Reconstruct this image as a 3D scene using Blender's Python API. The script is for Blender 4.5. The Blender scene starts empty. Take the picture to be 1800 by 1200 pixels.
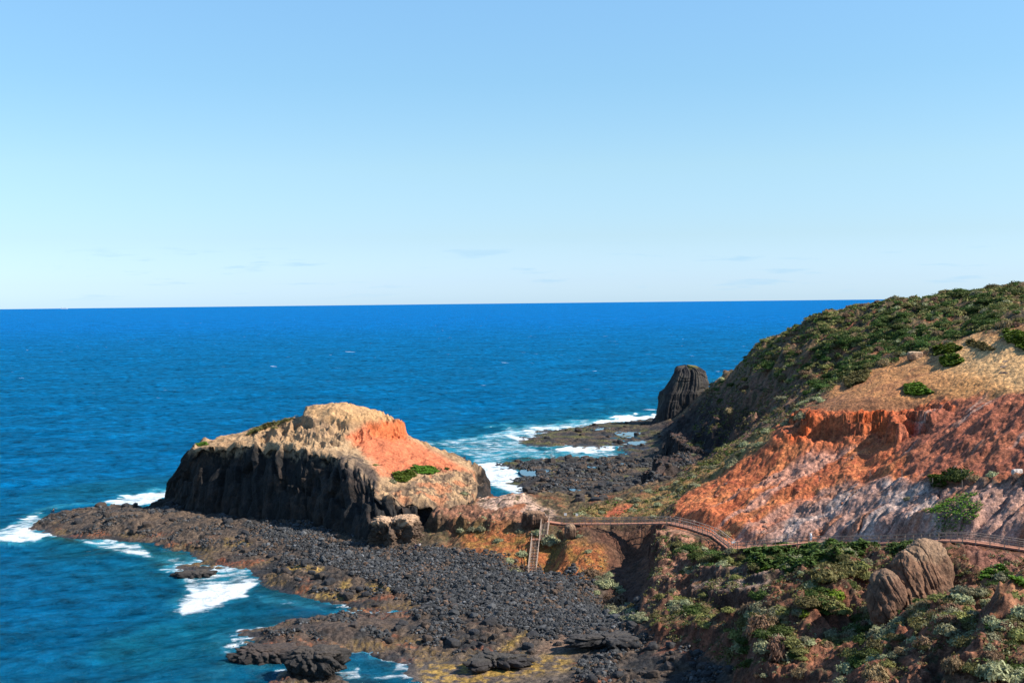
import bpy, math, random
import numpy as np
from mathutils import Vector, Matrix
random.seed(7); rng = np.random.default_rng(7)
R = math.radians

# ------------------------------------------------------------------ camera
EYE = 55.0; FOC = 2200.0; HY = 71.5; ROLL = 0.011          # focal length in px of an 1800 px wide frame
PH = math.atan(HY/FOC); CR, SR = math.cos(ROLL), math.sin(ROLL)
X_ = Vector((1,0,0)); F_ = Vector((0,math.cos(PH),-math.sin(PH))); U_ = Vector((0,math.sin(PH),math.cos(PH)))
cr = X_*CR - U_*SR; cu = X_*SR + U_*CR; cb = -F_
scn = bpy.context.scene
cam = bpy.data.objects.new('camera', bpy.data.cameras.new('camera'))
scn.collection.objects.link(cam)
cam.matrix_world = Matrix(((cr.x,cu.x,cb.x,0),(cr.y,cu.y,cb.y,0),(cr.z,cu.z,cb.z,EYE),(0,0,0,1)))
cam.data.sensor_width = 36; cam.data.lens = 36*FOC/1800; cam.data.clip_start = 0.5; cam.data.clip_end = 60000
scn.camera = cam

# ------------------------------------------------------------------ sky and sun
SUN_AZ = R(-12)      # measured from +X (right) towards +Y (away from the viewer)
SUN_EL = R(41)
w = bpy.data.worlds.new('World'); scn.world = w; w.use_nodes = True
nt = w.node_tree; nt.nodes.clear()
def N(tree, t, **kw):
    n = tree.nodes.new(t)
    for k, v in kw.items():
        if hasattr(n, k): setattr(n, k, v)
        else: n.inputs[k].default_value = v
    return n
out = N(nt,'ShaderNodeOutputWorld'); bg = N(nt,'ShaderNodeBackground'); sky = N(nt,'ShaderNodeTexSky')
sky.sky_type = 'NISHITA'; sky.sun_disc = False; sky.sun_elevation = SUN_EL
sky.sun_rotation = R(90) - SUN_AZ; sky.altitude = 50; sky.air_density = 1.0; sky.dust_density = 0.35; sky.ozone_density = 1.6
tc = N(nt,'ShaderNodeTexCoord'); mp = N(nt,'ShaderNodeMapping'); mp.inputs['Scale'].default_value = (1,1,11)
nz = N(nt,'ShaderNodeTexNoise'); nz.inputs['Scale'].default_value = 13; nz.inputs['Detail'].default_value = 6; nz.inputs['Roughness'].default_value = .6
rmp = N(nt,'ShaderNodeValToRGB'); rmp.color_ramp.elements[0].position = .585; rmp.color_ramp.elements[1].position = .68
rmp.color_ramp.elements[1].color = (.55,.55,.55,1)
sep = N(nt,'ShaderNodeSeparateXYZ')
zr = N(nt,'ShaderNodeValToRGB'); e = zr.color_ramp.elements       # cloud band just over the horizon
e[0].position = .002; e[0].color = (0,0,0,1); e[1].position = .048; e[1].color = (0,0,0,1)
a = e.new(.010); a.color = (.8,.8,.8,1); a = e.new(.036); a.color = (1,1,1,1)
mm = N(nt,'ShaderNodeMath', operation='MULTIPLY')
tint = N(nt,'ShaderNodeMix', data_type='RGBA', blend_type='MULTIPLY'); tint.inputs[0].default_value = 1
skr = N(nt,'ShaderNodeValToRGB'); k = skr.color_ramp.elements
k[0].position = 0.0; k[0].color = (0.70,1.01,1.66,1); k[1].position = .30; k[1].color = (0.82,1.16,1.33,1)
for ps, cl in ((.015,(.68,.93,1.50,1)),(.05,(.695,.87,1.15,1)),(.105,(.81,.975,1.067,1)),(.172,(.805,1.055,1.135,1)),(.236,(.89,1.17,1.26,1))):
    a = k.new(ps); a.color = cl
cm = N(nt,'ShaderNodeMix', data_type='RGBA'); cm.inputs[7].default_value = (2.9,4.7,6.2,1)
L = nt.links.new
L(tc.outputs['Generated'], mp.inputs[0]); L(mp.outputs[0], nz.inputs['Vector']); L(nz.outputs['Fac'], rmp.inputs[0])
L(tc.outputs['Generated'], sep.inputs[0]); L(sep.outputs['Z'], zr.inputs[0]); L(sep.outputs['Z'], skr.inputs[0])
L(rmp.outputs[0], mm.inputs[0]); L(zr.outputs[0], mm.inputs[1])
L(sky.outputs[0], tint.inputs[6]); L(skr.outputs[0], tint.inputs[7])
L(tint.outputs[2], cm.inputs[6]); L(mm.outputs[0], cm.inputs[0]); L(cm.outputs[2], bg.inputs[0])
bg.inputs[1].default_value = 0.0925; L(bg.outputs[0], out.inputs[0])
sl = bpy.data.lights.new('sun','SUN'); sl.energy = 5.0; sl.angle = R(.5); sl.color = (1,.94,.84)
so = bpy.data.objects.new('sun', sl); scn.collection.objects.link(so)
sd = Vector((math.cos(SUN_EL)*math.cos(SUN_AZ), math.cos(SUN_EL)*math.sin(SUN_AZ), math.sin(SUN_EL)))
so.rotation_euler = sd.to_track_quat('Z','Y').to_euler(); so.location = (200,0,200)
scn.view_settings.view_transform = 'Standard'; scn.view_settings.look = 'None'
scn.view_settings.exposure = 0.75; scn.view_settings.gamma = 1
scn.render.engine = 'CYCLES'
scn.cycles.max_bounces = 5; scn.cycles.diffuse_bounces = 2; scn.cycles.glossy_bounces = 2; scn.cycles.transparent_max_bounces = 6

# ------------------------------------------------------------------ surveying: pixel <-> place
def at(px, py, d):
    a, b = px-900.0, py-600.0
    xp = a*CR - b*SR; yp = b*CR + a*SR
    Y = FOC*math.cos(PH) - yp*math.sin(PH); Z = -FOC*math.sin(PH) - yp*math.cos(PH)
    return np.array([xp*d/Y, d, EYE + Z*d/Y])
def atz(px, py, z):
    p = at(px, py, 1.0)
    return at(px, py, (z-EYE)/(p[2]-EYE))
def proj(x, y, z):
    zz = z-EYE
    f = y*math.cos(PH) - zz*math.sin(PH); u = y*math.sin(PH) + zz*math.cos(PH)
    f = np.maximum(f, 1e-3)
    xp = x/f*FOC; yp = -u/f*FOC
    return 900 + xp*CR + yp*SR, 600 + yp*CR - xp*SR

# ------------------------------------------------------------------ noise
def h32(ix, iy, iz, s):
    with np.errstate(over='ignore'):
        n = (ix.astype(np.int64).astype(np.uint32)*np.uint32(374761393) + iy.astype(np.int64).astype(np.uint32)*np.uint32(668265263)
             + iz.astype(np.int64).astype(np.uint32)*np.uint32(2147483647) + np.uint32((s*974634777+1013904223) & 0xffffffff))
        n = (n ^ (n >> np.uint32(13)))*np.uint32(1274126177); n = n ^ (n >> np.uint32(16)); n = n*np.uint32(2246822519); n = n ^ (n >> np.uint32(15))
    return n.astype(np.float32)/np.float32(4294967296.0)
def fade(t): return t*t*t*(t*(t*6-15)+10)
def vn2(x, y, s=0):
    ix, iy = np.floor(x), np.floor(y); fx, fy = x-ix, y-iy; z = np.zeros_like(ix)
    def g(i, j, dx, dy):
        a = h32(ix+i, iy+j, z, s)*6.2831853
        return np.cos(a)*dx + np.sin(a)*dy
    u, v = fade(fx), fade(fy)
    a = g(0,0,fx,fy)*(1-u)+g(1,0,fx-1,fy)*u; b = g(0,1,fx,fy-1)*(1-u)+g(1,1,fx-1,fy-1)*u
    return (a*(1-v)+b*v)*1.5
def fbm2(x, y, o=4, s=0, g=.5):
    r = 0; am = 1; 
    for i in range(o):
        r = r + am*vn2(x, y, s+i*17); x = x*2.03+11.3; y = y*2.03-7.1; am *= g
    return r
def ridg2(x, y, o=4, s=0):
    r = 0; am = 1
    for i in range(o):
        r = r + am*(1-2*np.abs(vn2(x, y, s+i*17))); x = x*2.03+11.3; y = y*2.03-7.1; am *= .5
    return r/1.9
def vn3(x, y, z, s=0):
    ix, iy, iz = np.floor(x), np.floor(y), np.floor(z); u, v, w_ = fade(x-ix), fade(y-iy), fade(z-iz)
    def g(i,j,k): return h32(ix+i, iy+j, iz+k, s)
    a = (g(0,0,0)*(1-u)+g(1,0,0)*u)*(1-v)+(g(0,1,0)*(1-u)+g(1,1,0)*u)*v
    b = (g(0,0,1)*(1-u)+g(1,0,1)*u)*(1-v)+(g(0,1,1)*(1-u)+g(1,1,1)*u)*v
    return (a*(1-w_)+b*w_)*2-1
def fbm3(x, y, z, o=4, s=0, g=.5):
    r = 0; am = 1
    for i in range(o):
        r = r + am*vn3(x, y, z, s+i*17); x = x*2.03+11.3; y = y*2.03-7.1; z = z*2.03+3.7; am *= g
    return r
def worley2(x, y, s=0):
    ix, iy = np.floor(x), np.floor(y); z = np.zeros_like(ix); f1 = np.full(x.shape, 9.0); f2 = f1.copy(); cid = np.zeros(x.shape)
    for i in (-1,0,1):
        for j in (-1,0,1):
            a = h32(ix+i, iy+j, z, s); b = h32(ix+i, iy+j, z, s+5)
            d = np.hypot(ix+i+a-x, iy+j+b-y)
            m = d < f1; f2 = np.where(m, f1, np.minimum(f2, d)); cid = np.where(m, h32(ix+i, iy+j, z, s+9), cid); f1 = np.where(m, d, f1)
    return f1, f2, cid
def sstep(a, b, x):
    t = np.clip((x-a)/(b-a), 0, 1); return t*t*(3-2*t)
def poly_mask(px, py, poly, soft=6.0):
    """1 inside the outline, 0 outside, soft edge."""
    P = np.array(poly, float); x0, y0 = P.min(0)-soft; x1, y1 = P.max(0)+soft
    r = np.zeros(px.shape); sel = (px > x0) & (px < x1) & (py > y0) & (py < y1)
    if not sel.any(): return r
    x, y = px[sel], py[sel]; ins = np.zeros(x.shape, bool); dm = np.full(x.shape, 1e9)
    for k in range(len(P)):
        ax, ay = P[k]; bx, by = P[(k+1) % len(P)]
        t = np.clip(((x-ax)*(bx-ax)+(y-ay)*(by-ay))/((bx-ax)**2+(by-ay)**2+1e-9), 0, 1)
        dm = np.minimum(dm, np.hypot(x-ax-t*(bx-ax), y-ay-t*(by-ay)))
        c = ((ay > y) != (by > y)) & (x < (bx-ax)*(y-ay)/((by-ay) if by != ay else 1e-9)+ax); ins ^= c
    sd_ = np.where(ins, dm, -dm); r[sel] = sstep(-soft, soft, sd_); return r

# ------------------------------------------------------------------ object helpers
def tag(o, label=None, cat=None, group=None, kind=None):
    for k_, v in (('label',label),('category',cat),('group',group),('kind',kind)):
        if v: o[k_] = v
    return o
def link(o, parent=None):
    scn.collection.objects.link(o)
    if parent: o.parent = parent
    return o
def mesh_np(name, V, F, mat, attrs=None, smooth=True, parent=None):
    """V (n,3), F (m,3|4) -> one mesh object; attrs {name: (n,) or (n,3)}"""
    V = np.asarray(V, np.float32); F = np.asarray(F, np.int32); m, k_ = F.shape
    me = bpy.data.meshes.new(name); me.vertices.add(len(V)); me.vertices.foreach_set('co', V.ravel())
    me.loops.add(m*k_); me.loops.foreach_set('vertex_index', F.ravel())
    me.polygons.add(m); me.polygons.foreach_set('loop_start', np.arange(0, m*k_, k_, dtype=np.int32))
    me.polygons.foreach_set('loop_total', np.full(m, k_, np.int32))
    me.update(calc_edges=True)
    me.polygons.foreach_set('use_smooth', np.full(m, smooth))
    for n_, a_ in (attrs or {}).items():
        a_ = np.asarray(a_, np.float32)
        if a_.ndim == 1:
            at_ = me.attributes.new(n_, 'FLOAT', 'POINT'); at_.data.foreach_set('value', a_)
        else:
            c = np.ones((len(a_), 4), np.float32); c[:, :3] = a_
            at_ = me.attributes.new(n_, 'FLOAT_COLOR', 'POINT'); at_.data.foreach_set('color', c.ravel())
    me.materials.append(mat)
    return link(bpy.data.objects.new(name, me), parent)
def grid_faces(nv, nu, wrap=False):
    i = np.arange(nv-1)[:, None]; j = np.arange(nu if wrap else nu-1)[None, :]; j2 = (j+1) % nu
    return np.stack([i*nu+j, i*nu+j2, (i+1)*nu+j2, (i+1)*nu+j], -1).reshape(-1, 4)
def empty(name, loc):
    o = bpy.data.objects.new(name, None); o.location = loc; o.empty_display_size = .3; return link(o)

# ------------------------------------------------------------------ materials
def newmat(name):
    m = bpy.data.materials.new(name); m.use_nodes = True; m.node_tree.nodes.clear(); return m
def rock_mat(name, attr='Col', scales=(.9, 3.0, 9.0), contrast=.5, bump=.35, bdist=.25, rough=.92, cracks=.0, stretch=(1,1,1), color=None, vscale=1.2, wetattr=None):
    m = newmat(name); t = m.node_tree; l = t.links.new
    o = N(t,'ShaderNodeOutputMaterial'); p = N(t,'ShaderNodeBsdfPrincipled'); p.inputs['Roughness'].default_value = rough
    p.inputs['Specular IOR Level'].default_value = .25
    g = N(t,'ShaderNodeNewGeometry'); mp_ = N(t,'ShaderNodeMapping'); mp_.inputs['Scale'].default_value = stretch
    l(g.outputs['Position'], mp_.inputs[0])
    if color is None:
        c = N(t,'ShaderNodeAttribute'); c.attribute_name = attr; csock = c.outputs['Color']
    else:
        c = N(t,'ShaderNodeRGB'); c.outputs[0].default_value = (*color, 1); csock = c.outputs[0]
    prev = csock
    for i, s in enumerate(scales):
        n = N(t,'ShaderNodeTexNoise'); n.inputs['Scale'].default_value = s; n.inputs['Detail'].default_value = 5; n.inputs['Roughness'].default_value = .62
        l(mp_.outputs[0], n.inputs['Vector'])
        r = N(t,'ShaderNodeMapRange'); r.inputs['From Min'].default_value = .3; r.inputs['From Max'].default_value = .7
        r.inputs['To Min'].default_value = 1-contrast*.75; r.inputs['To Max'].default_value = 1+contrast*.75
        l(n.outputs['Fac'], r.inputs['Value'])
        x = N(t,'ShaderNodeVectorMath', operation='SCALE'); l(prev, x.inputs[0]); l(r.outputs[0], x.inputs['Scale']); prev = x.outputs[0]
    l(prev, p.inputs['Base Color'])
    n = N(t,'ShaderNodeTexNoise'); n.inputs['Scale'].default_value = scales[-1]*.5; n.inputs['Detail'].default_value = 8; n.inputs['Roughness'].default_value = .7
    l(mp_.outputs[0], n.inputs['Vector'])
    b = N(t,'ShaderNodeBump'); b.inputs['Strength'].default_value = bump; b.inputs['Distance'].default_value = bdist*2
    l(n.outputs['Fac'], b.inputs['Height']); last = b
    if cracks > 0:
        v = N(t,'ShaderNodeTexVoronoi'); v.inputs['Scale'].default_value = vscale; v.feature = 'F1'
        nw = N(t,'ShaderNodeVectorMath', operation='MULTIPLY_ADD'); nw.inputs[1].default_value = (.5,.5,.5)
        l(n.outputs['Color'], nw.inputs[0]); l(mp_.outputs[0], nw.inputs[2]); l(nw.outputs[0], v.inputs['Vector'])
        mr = N(t,'ShaderNodeMath', operation='MULTIPLY'); mr.inputs[1].default_value = -1; l(v.outputs['Distance'], mr.inputs[0])
        b2 = N(t,'ShaderNodeBump'); b2.inputs['Strength'].default_value = cracks; b2.inputs['Distance'].default_value = .6
        l(mr.outputs[0], b2.inputs['Height']); l(b.outputs[0], b2.inputs['Normal']); last = b2
    l(last.outputs[0], p.inputs['Normal'])
    if wetattr:
        wa = N(t,'ShaderNodeAttribute'); wa.attribute_name = wetattr
        r = N(t,'ShaderNodeMapRange'); r.inputs['To Min'].default_value = rough; r.inputs['To Max'].default_value = .32
        l(wa.outputs['Fac'], r.inputs['Value']); l(r.outputs[0], p.inputs['Roughness'])
    l(p.outputs[0], o.inputs[0]); return m
def leaf_mat(name, col, var=.35, trans=.25):
    m = newmat(name); t = m.node_tree; l = t.links.new
    o = N(t,'ShaderNodeOutputMaterial'); p = N(t,'ShaderNodeBsdfPrincipled'); p.inputs['Roughness'].default_value = .7
    p.inputs['Specular IOR Level'].default_value = .2
    oi = N(t,'ShaderNodeObjectInfo'); at_ = N(t,'ShaderNodeAttribute'); at_.attribute_name = 'leaf'
    hs = N(t,'ShaderNodeHueSaturation'); hs.inputs['Color'].default_value = (*col, 1)
    r1 = N(t,'ShaderNodeMapRange'); r1.inputs['To Min'].default_value = .475; r1.inputs['To Max'].default_value = .525
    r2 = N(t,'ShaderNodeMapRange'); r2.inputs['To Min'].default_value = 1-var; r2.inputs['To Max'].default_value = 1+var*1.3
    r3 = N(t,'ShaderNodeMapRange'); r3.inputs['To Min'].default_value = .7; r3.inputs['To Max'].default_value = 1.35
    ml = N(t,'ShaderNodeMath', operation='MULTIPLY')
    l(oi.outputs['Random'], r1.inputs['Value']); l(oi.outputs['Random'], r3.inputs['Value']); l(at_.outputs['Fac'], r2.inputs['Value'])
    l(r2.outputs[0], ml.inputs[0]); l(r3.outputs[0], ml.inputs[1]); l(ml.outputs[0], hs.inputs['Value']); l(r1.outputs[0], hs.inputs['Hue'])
    l(hs.outputs[0], p.inputs['Base Color'])
    tr = N(t,'ShaderNodeBsdfTranslucent'); l(hs.outputs[0], tr.inputs[0]); mx = N(t,'ShaderNodeMixShader'); mx.inputs[0].default_value = trans
    l(p.outputs[0], mx.inputs[1]); l(tr.outputs[0], mx.inputs[2]); l(mx.outputs[0], o.inputs[0]); return m
def wood_mat(name, col, rough=.8, s=6):
    return rock_mat(name, color=col, scales=(2.0, s), contrast=.35, bump=.2, bdist=.02, rough=rough)

# ------------------------------------------------------------------ the lie of the land: surveyed points
D = 'd'
TP = []   # world control points
def zz(*pts):
    for p in pts: TP.append(atz(*p))
def dd(*pts):
    for p in pts: TP.append(at(*p))
# near shore platform and beach
zz((90,922,1.2),(105,902,2.2),(150,893,2.6),(200,890,2.6),(300,897,2.8),(400,910,3.2),(165,925,2.4),(250,925,2.6),(350,940,2.2),(450,948,2.6),
   (550,960,3.2),(620,970,3.4),(700,975,3.5),(800,970,4.2),(870,985,4.6),(940,1012,4.2),(1010,1030,4.0),(1070,1060,3.8),(1105,1090,3.6),
   (500,1010,1.5),(600,1020,2.3),(700,1030,2.6),(800,1050,2.8),(900,1060,3.0),(1000,1080,3.0),(650,1045,2.0),(560,1040,.9),(470,985,1.2),(420,965,1.6),
   (850,1090,2.2),(690,1095,2.2),(600,1095,2.6),(520,1112,1.9),(470,1135,1.2),(555,1160,1.5),(640,1125,1.6),(800,1120,1.5),(900,1145,1.0),(1000,1140,1.4),
   (1100,1130,2.5),(1200,1180,3.0),(1290,1195,3.6),(760,1165,.7),(860,1180,.65),(740,1130,1.1),(1000,1190,1.1),(725,1185,.35),(900,1195,.7),
   (560,1066,-.5),(640,1066,-.3),(700,1070,-.1),(480,1062,-1.2),(420,1080,-2),(500,1082,-1.0),(640,1155,-.8),(600,1190,-1.2),(670,1165,-.5),(500,1180,-1.2),
   (400,1120,-2),(300,1100,-3),(200,1000,-3),(300,1035,-2),(250,962,-.8),(190,960,-1.2),(400,1015,-.9),(440,1035,-.6),(100,962,-1.5),(40,930,-3),(60,885,-3),
   (150,872,-2.5),(240,872,-2),(0,1000,-5),(0,1200,-5),(200,1150,-5),(345,1003,.7),(300,1004,.1),(330,985,-.3),(180,973,-.2),(480,1105,-.5),(420,1105,.1),(420,1150,-.6),(0,900,-6))
# far bay and its reef
zz((930,775,.9),(1000,758,1.1),(1080,746,1.1),(1140,742,1.3),(1150,770,1.1),(1050,778,.9),(960,783,.2),(1000,796,-.7),(1080,797,-.7),(870,790,-2),
   (1140,792,.5),(900,816,.7),(940,815,1.2),(1000,815,1.2),(1060,808,1.4),(1120,818,1.8),(905,843,.6),(945,850,1.2),(1000,850,1.8),(1080,850,2.3),
   (1140,855,3),(1000,878,2.0),(960,868,1.2),(1060,885,3.0),(978,890,-.6),(945,885,-.6),(860,840,-2),(850,800,-2),(885,868,-1.2),(800,760,-5),(900,700,-8),
   (1100,722,-3),(600,650,-10),(1180,800,2.5),(1170,768,2.5),(1210,842,3.0),(1150,720,-3),(1200,700,-5),(960,805,-.2),(880,850,-.5))
TP += [np.array(p, float) for p in ((-50,390,-5),(-110,345,-4),(-130,300,-4),(-60,330,2),(-30,310,3),(-80,325,2),(-15,340,-2),(-10,360,-3),(10,330,-.5))]
# isthmus between rock headland and hill
dd((845,878,285),(870,870,282),(900,867,280),(930,880,275),(955,904,264),(985,918,257),(959,918,256),(1010,908,264),(1060,902,262),(1120,893,262),(1150,882,262),
   (900,930,258),(880,960,252),(850,930,262),(840,905,272),(760,935,268),(960,960,247),(930,985,244),(1000,960,240),(1030,990,232),(1060,1030,222),
   (1050,950,240),(1100,1000,227),(1130,965,237),(1130,1022,219),(1040,1000,231),(1080,1050,217),(990,1005,236))
# spur carrying the grass strip, gully behind it
dd((1180,866,270),(1240,830,280),(1300,792,285),(1360,752,285),(1420,713,285),(1250,820,350),(1300,778,325),(1350,740,320),(1400,700,325),(1450,672,320),(1500,640,325))
# far hillside
dd((1240,690,535),(1270,662,520),(1300,640,505),(1330,615,490),(1350,595,480),(1400,570,455),(1450,555,440),(1500,542,430),(1560,532,420),(1640,522,405),
   (1720,512,390),(1800,503,380),(1900,495,370),(1300,700,430),(1350,690,390),(1250,760,420),(1400,640,390),(1500,600,370),(1600,565,370),(1700,545,345),(1300,755,370),
   (1240,722,505),(1205,752,480),(1218,724,510),(1200,750,505),(1185,752,540),(1235,810,400),(1350,650,430),(1280,720,440),(1200,775,455),(1225,842,365),(1185,752,490))
for px, py, d, dr in ((1240,690,535,18),(1300,640,505,30),(1350,595,480,36),(1450,555,440,36),(1560,532,420,30),(1640,522,405,26),(1800,503,380,24),(1900,495,370,22)):
    p = at(px, py, d); TP.append(np.array([p[0]*1.18, d*1.18, p[2]-dr])); TP.append(np.array([p[0]*1.4, d*1.4, -3]))
# tan brow, red scarp and slope
dd((1450,772,250),(1450,728,256),(1390,765,255),(1385,745,262),(1560,772,240),(1560,733,246),(1500,718,252),(1600,718,246),(1650,703,243),(1600,662,275),(1700,683,242),
   (1700,640,265),(1600,630,295),(1700,600,285),(1760,592,272),(1800,582,262),(1700,572,320),(1800,545,300),(1600,600,330),(1540,645,300),(1480,690,280),(1650,745,232),
   (1300,870,240),(1350,830,250),(1250,900,238),(1220,890,246),(1300,938,222),(1400,900,225),(1500,850,225),(1500,900,212),(1600,800,222),(1600,860,206),(1600,910,193),
   (1700,800,208),(1700,860,195),(1700,910,182),(1800,700,215),(1800,800,195),(1800,880,182),(1800,930,174),(1700,750,220),(1900,700,205),(1900,880,170),(1900,590,250),(1420,830,240))
# boardwalk level
dd((1280,968,216),(1350,962,212),(1427,957,206),(1520,957,195),(1600,952,185),(1660,950,179),(1740,960,173),(1800,975,170),(1900,990,165),(1180,920,238),(1230,935,228))
# below the boardwalk
dd((1380,985,195),(1300,990,200),(1190,918,233),(1205,960,226),(1165,940,233),(1162,1010,214),(1150,1060,204),(1220,1010,206),
   (1300,1012,193),(1220,1025,200),(1400,1028,183),(1300,1062,190),(1390,1062,181),(1250,1072,190),(1200,1062,194),(1270,1085,182),(1280,1152,174),(1150,1105,190),
   (1340,1090,172),(1330,1150,163),(1380,1180,156),(1450,1100,160),(1430,1050,172),(1500,1000,178),(1470,980,185),(1550,1100,150),(1500,1180,142),(1600,1000,168),(1650,1070,157),(1600,1087,155),(1560,1097,153),(1510,1085,157),
   (1680,980,165),(1750,1010,152),(1700,1050,145),(1620,1100,140),(1800,1050,138),(1800,1120,122),(1700,1130,125),(1600,1180,122),(1700,1200,112),(1800,1200,105),(1900,1100,120),(1900,1200,100))
zz((1210,1160,3.2),(1135,1125,3.3),(1320,1200,4.0))
TP += [np.array(p, float) for p in ((0,0,53.3),(2,2,53.3),(-3,2,53),(3,12,49.5),(-10,12,46),(15,12,52),(0,30,42),(25,30,44),(-25,30,30),(0,60,30),(30,60,31),(60,60,34),(-30,60,12),
   (-60,100,-2),(-20,110,2),(10,110,8),(30,110,15),(60,80,27),(-60,60,0),(20,140,4.5),(-20,150,.5),(120,100,40),(130,170,40),(170,260,55),(-80,150,-5),(-150,150,-6))]
TP = np.array(TP)
RB_C = 2.5
def _k(d2): return np.sqrt(d2 + RB_C**2)
_A = _k(((TP[:, None, :2]-TP[None, :, :2])**2).sum(-1)); n_ = len(TP)
_M = np.zeros((n_+3, n_+3)); _M[:n_, :n_] = _A - np.eye(n_)*0.6; _M[:n_, n_] = 1; _M[:n_, n_+1:] = TP[:, :2]; _M[n_, :n_] = 1; _M[n_+1:, :n_] = TP[:, :2].T
_W = np.linalg.solve(_M, np.concatenate([TP[:, 2], [0,0,0]]))
def base_h(x, y):
    sh = x.shape; x = x.ravel().astype(np.float64); y = y.ravel().astype(np.float64); r = np.empty(x.shape)
    for i in range(0, len(x), 200000):
        s = slice(i, i+200000); xx, yy = x[s], y[s]; acc = _W[n_] + _W[n_+1]*xx + _W[n_+2]*yy
        for k_ in range(n_): acc += _W[k_]*_k((xx-TP[k_,0])**2+(yy-TP[k_,1])**2)
        r[s] = acc
    return r.reshape(sh)
def ridge(x, y, pts, w_, amp):
    P = [at(*p)[:2] for p in pts]; dm = np.full(x.shape, 1e9)
    for a_, b_ in zip(P[:-1], P[1:]):
        v = b_-a_; t = np.clip(((x-a_[0])*v[0]+(y-a_[1])*v[1])/(v@v), 0, 1)
        dm = np.minimum(dm, np.hypot(x-a_[0]-t*v[0], y-a_[1]-t*v[1]))
    dm = dm*(1+.35*vn2(x*.12, y*.12, 91))
    return amp*np.exp(-(dm/w_)**2)

def sridge(x, y, pts, wl, wr, amp):
    # a ridge with a steep left flank and a gentle right one
    P = [at(*p)[:2] for p in pts]; dm = np.full(x.shape, 1e9); sg = np.ones(x.shape)
    for a_, b_ in zip(P[:-1], P[1:]):
        v = b_-a_; t = np.clip(((x-a_[0])*v[0]+(y-a_[1])*v[1])/(v@v), 0, 1); ex = x-a_[0]-t*v[0]; ey = y-a_[1]-t*v[1]; d_ = np.hypot(ex, ey); m = d_ < dm
        dm = np.where(m, d_, dm); sg = np.where(m, np.sign(v[0]*ey-v[1]*ex), sg)
    # polylines run towards the viewer: left of the picture is to the right-hand side of travel
    q = -sg*dm + 1.2*vn2(x*.13, y*.13, 92); return amp*np.where(q > 0, np.exp(-(q/wl)**2), np.exp(-(q/wr)**2))*(1+.3*vn2(x*.1, y*.1, 93))
DECKS = [[(959,917,256.5),(986,920.5,255.5),(1080,920.5,246),(1172,919,238.5)],
         [(1172.6,918.6,238.2),(1208,927,231),(1250,941,224),(1280,964.5,217.5),(1345,960,211),(1427,953.5,206),(1520,955.5,195.5),(1568,953.5,190),(1645,949.5,180),(1700,951.5,175.5),(1800,966,170),(1900,985,165)],
         [(959,917,255.6),(955,947,250.0),(942,948,250.0),(935.5,1006,239.0)]]
def near_deck(x, y):
    dm = np.full(x.shape, 1e9); dz_ = np.zeros(x.shape)
    for pl_ in DECKS:
        P = [at(*p) for p in pl_]
        for a_, b_ in zip(P[:-1], P[1:]):
            v = b_[:2]-a_[:2]; t = np.clip(((x-a_[0])*v[0]+(y-a_[1])*v[1])/(v@v), 0, 1); d_ = np.hypot(x-a_[0]-t*v[0], y-a_[1]-t*v[1]); m = d_ < dm
            dm = np.where(m, d_, dm); dz_ = np.where(m, a_[2]+t*(b_[2]-a_[2]), dz_)
    return dm, dz_
def mesa(x, y, z, pts, edge=.7, warp=1.0, rough=.5, seed=0):
    P = np.array([at(*p) for p in pts]); c = P.mean(0); A_ = np.c_[P[:,:2]-c[:2], np.ones(len(P))]; cf = np.linalg.lstsq(A_.T@A_+np.diag([2,2,0]), A_.T@P[:,2], rcond=None)[0]
    m = np.zeros(x.shape); sel = (np.abs(x-c[0]) < np.abs(P[:,0]-c[0]).max()+4) & (np.abs(y-c[1]) < np.abs(P[:,1]-c[1]).max()+4)
    if not sel.any(): return z, m
    xs, ys = x[sel], y[sel]; wx_ = warp*(1.2*fbm2(xs*.22, ys*.22, 3, seed+1)+.5*fbm2(xs*.9, ys*.9, 2, seed+2)); wy_ = warp*(1.2*fbm2(xs*.22, ys*.22, 3, seed+3)+.5*fbm2(xs*.9, ys*.9, 2, seed+4))
    mk_ = poly_mask(xs+wx_, ys+wy_, P[:,:2], edge); top = cf[0]*(xs-c[0])+cf[1]*(ys-c[1])+cf[2]+rough*fbm2(xs*.4, ys*.4, 4, seed+5)
    z = z.copy(); z[sel] = z[sel]+mk_*np.maximum(top-z[sel], 0); m[sel] = poly_mask(xs+wx_, ys+wy_, P[:,:2], 2.2); return z, m
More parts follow.
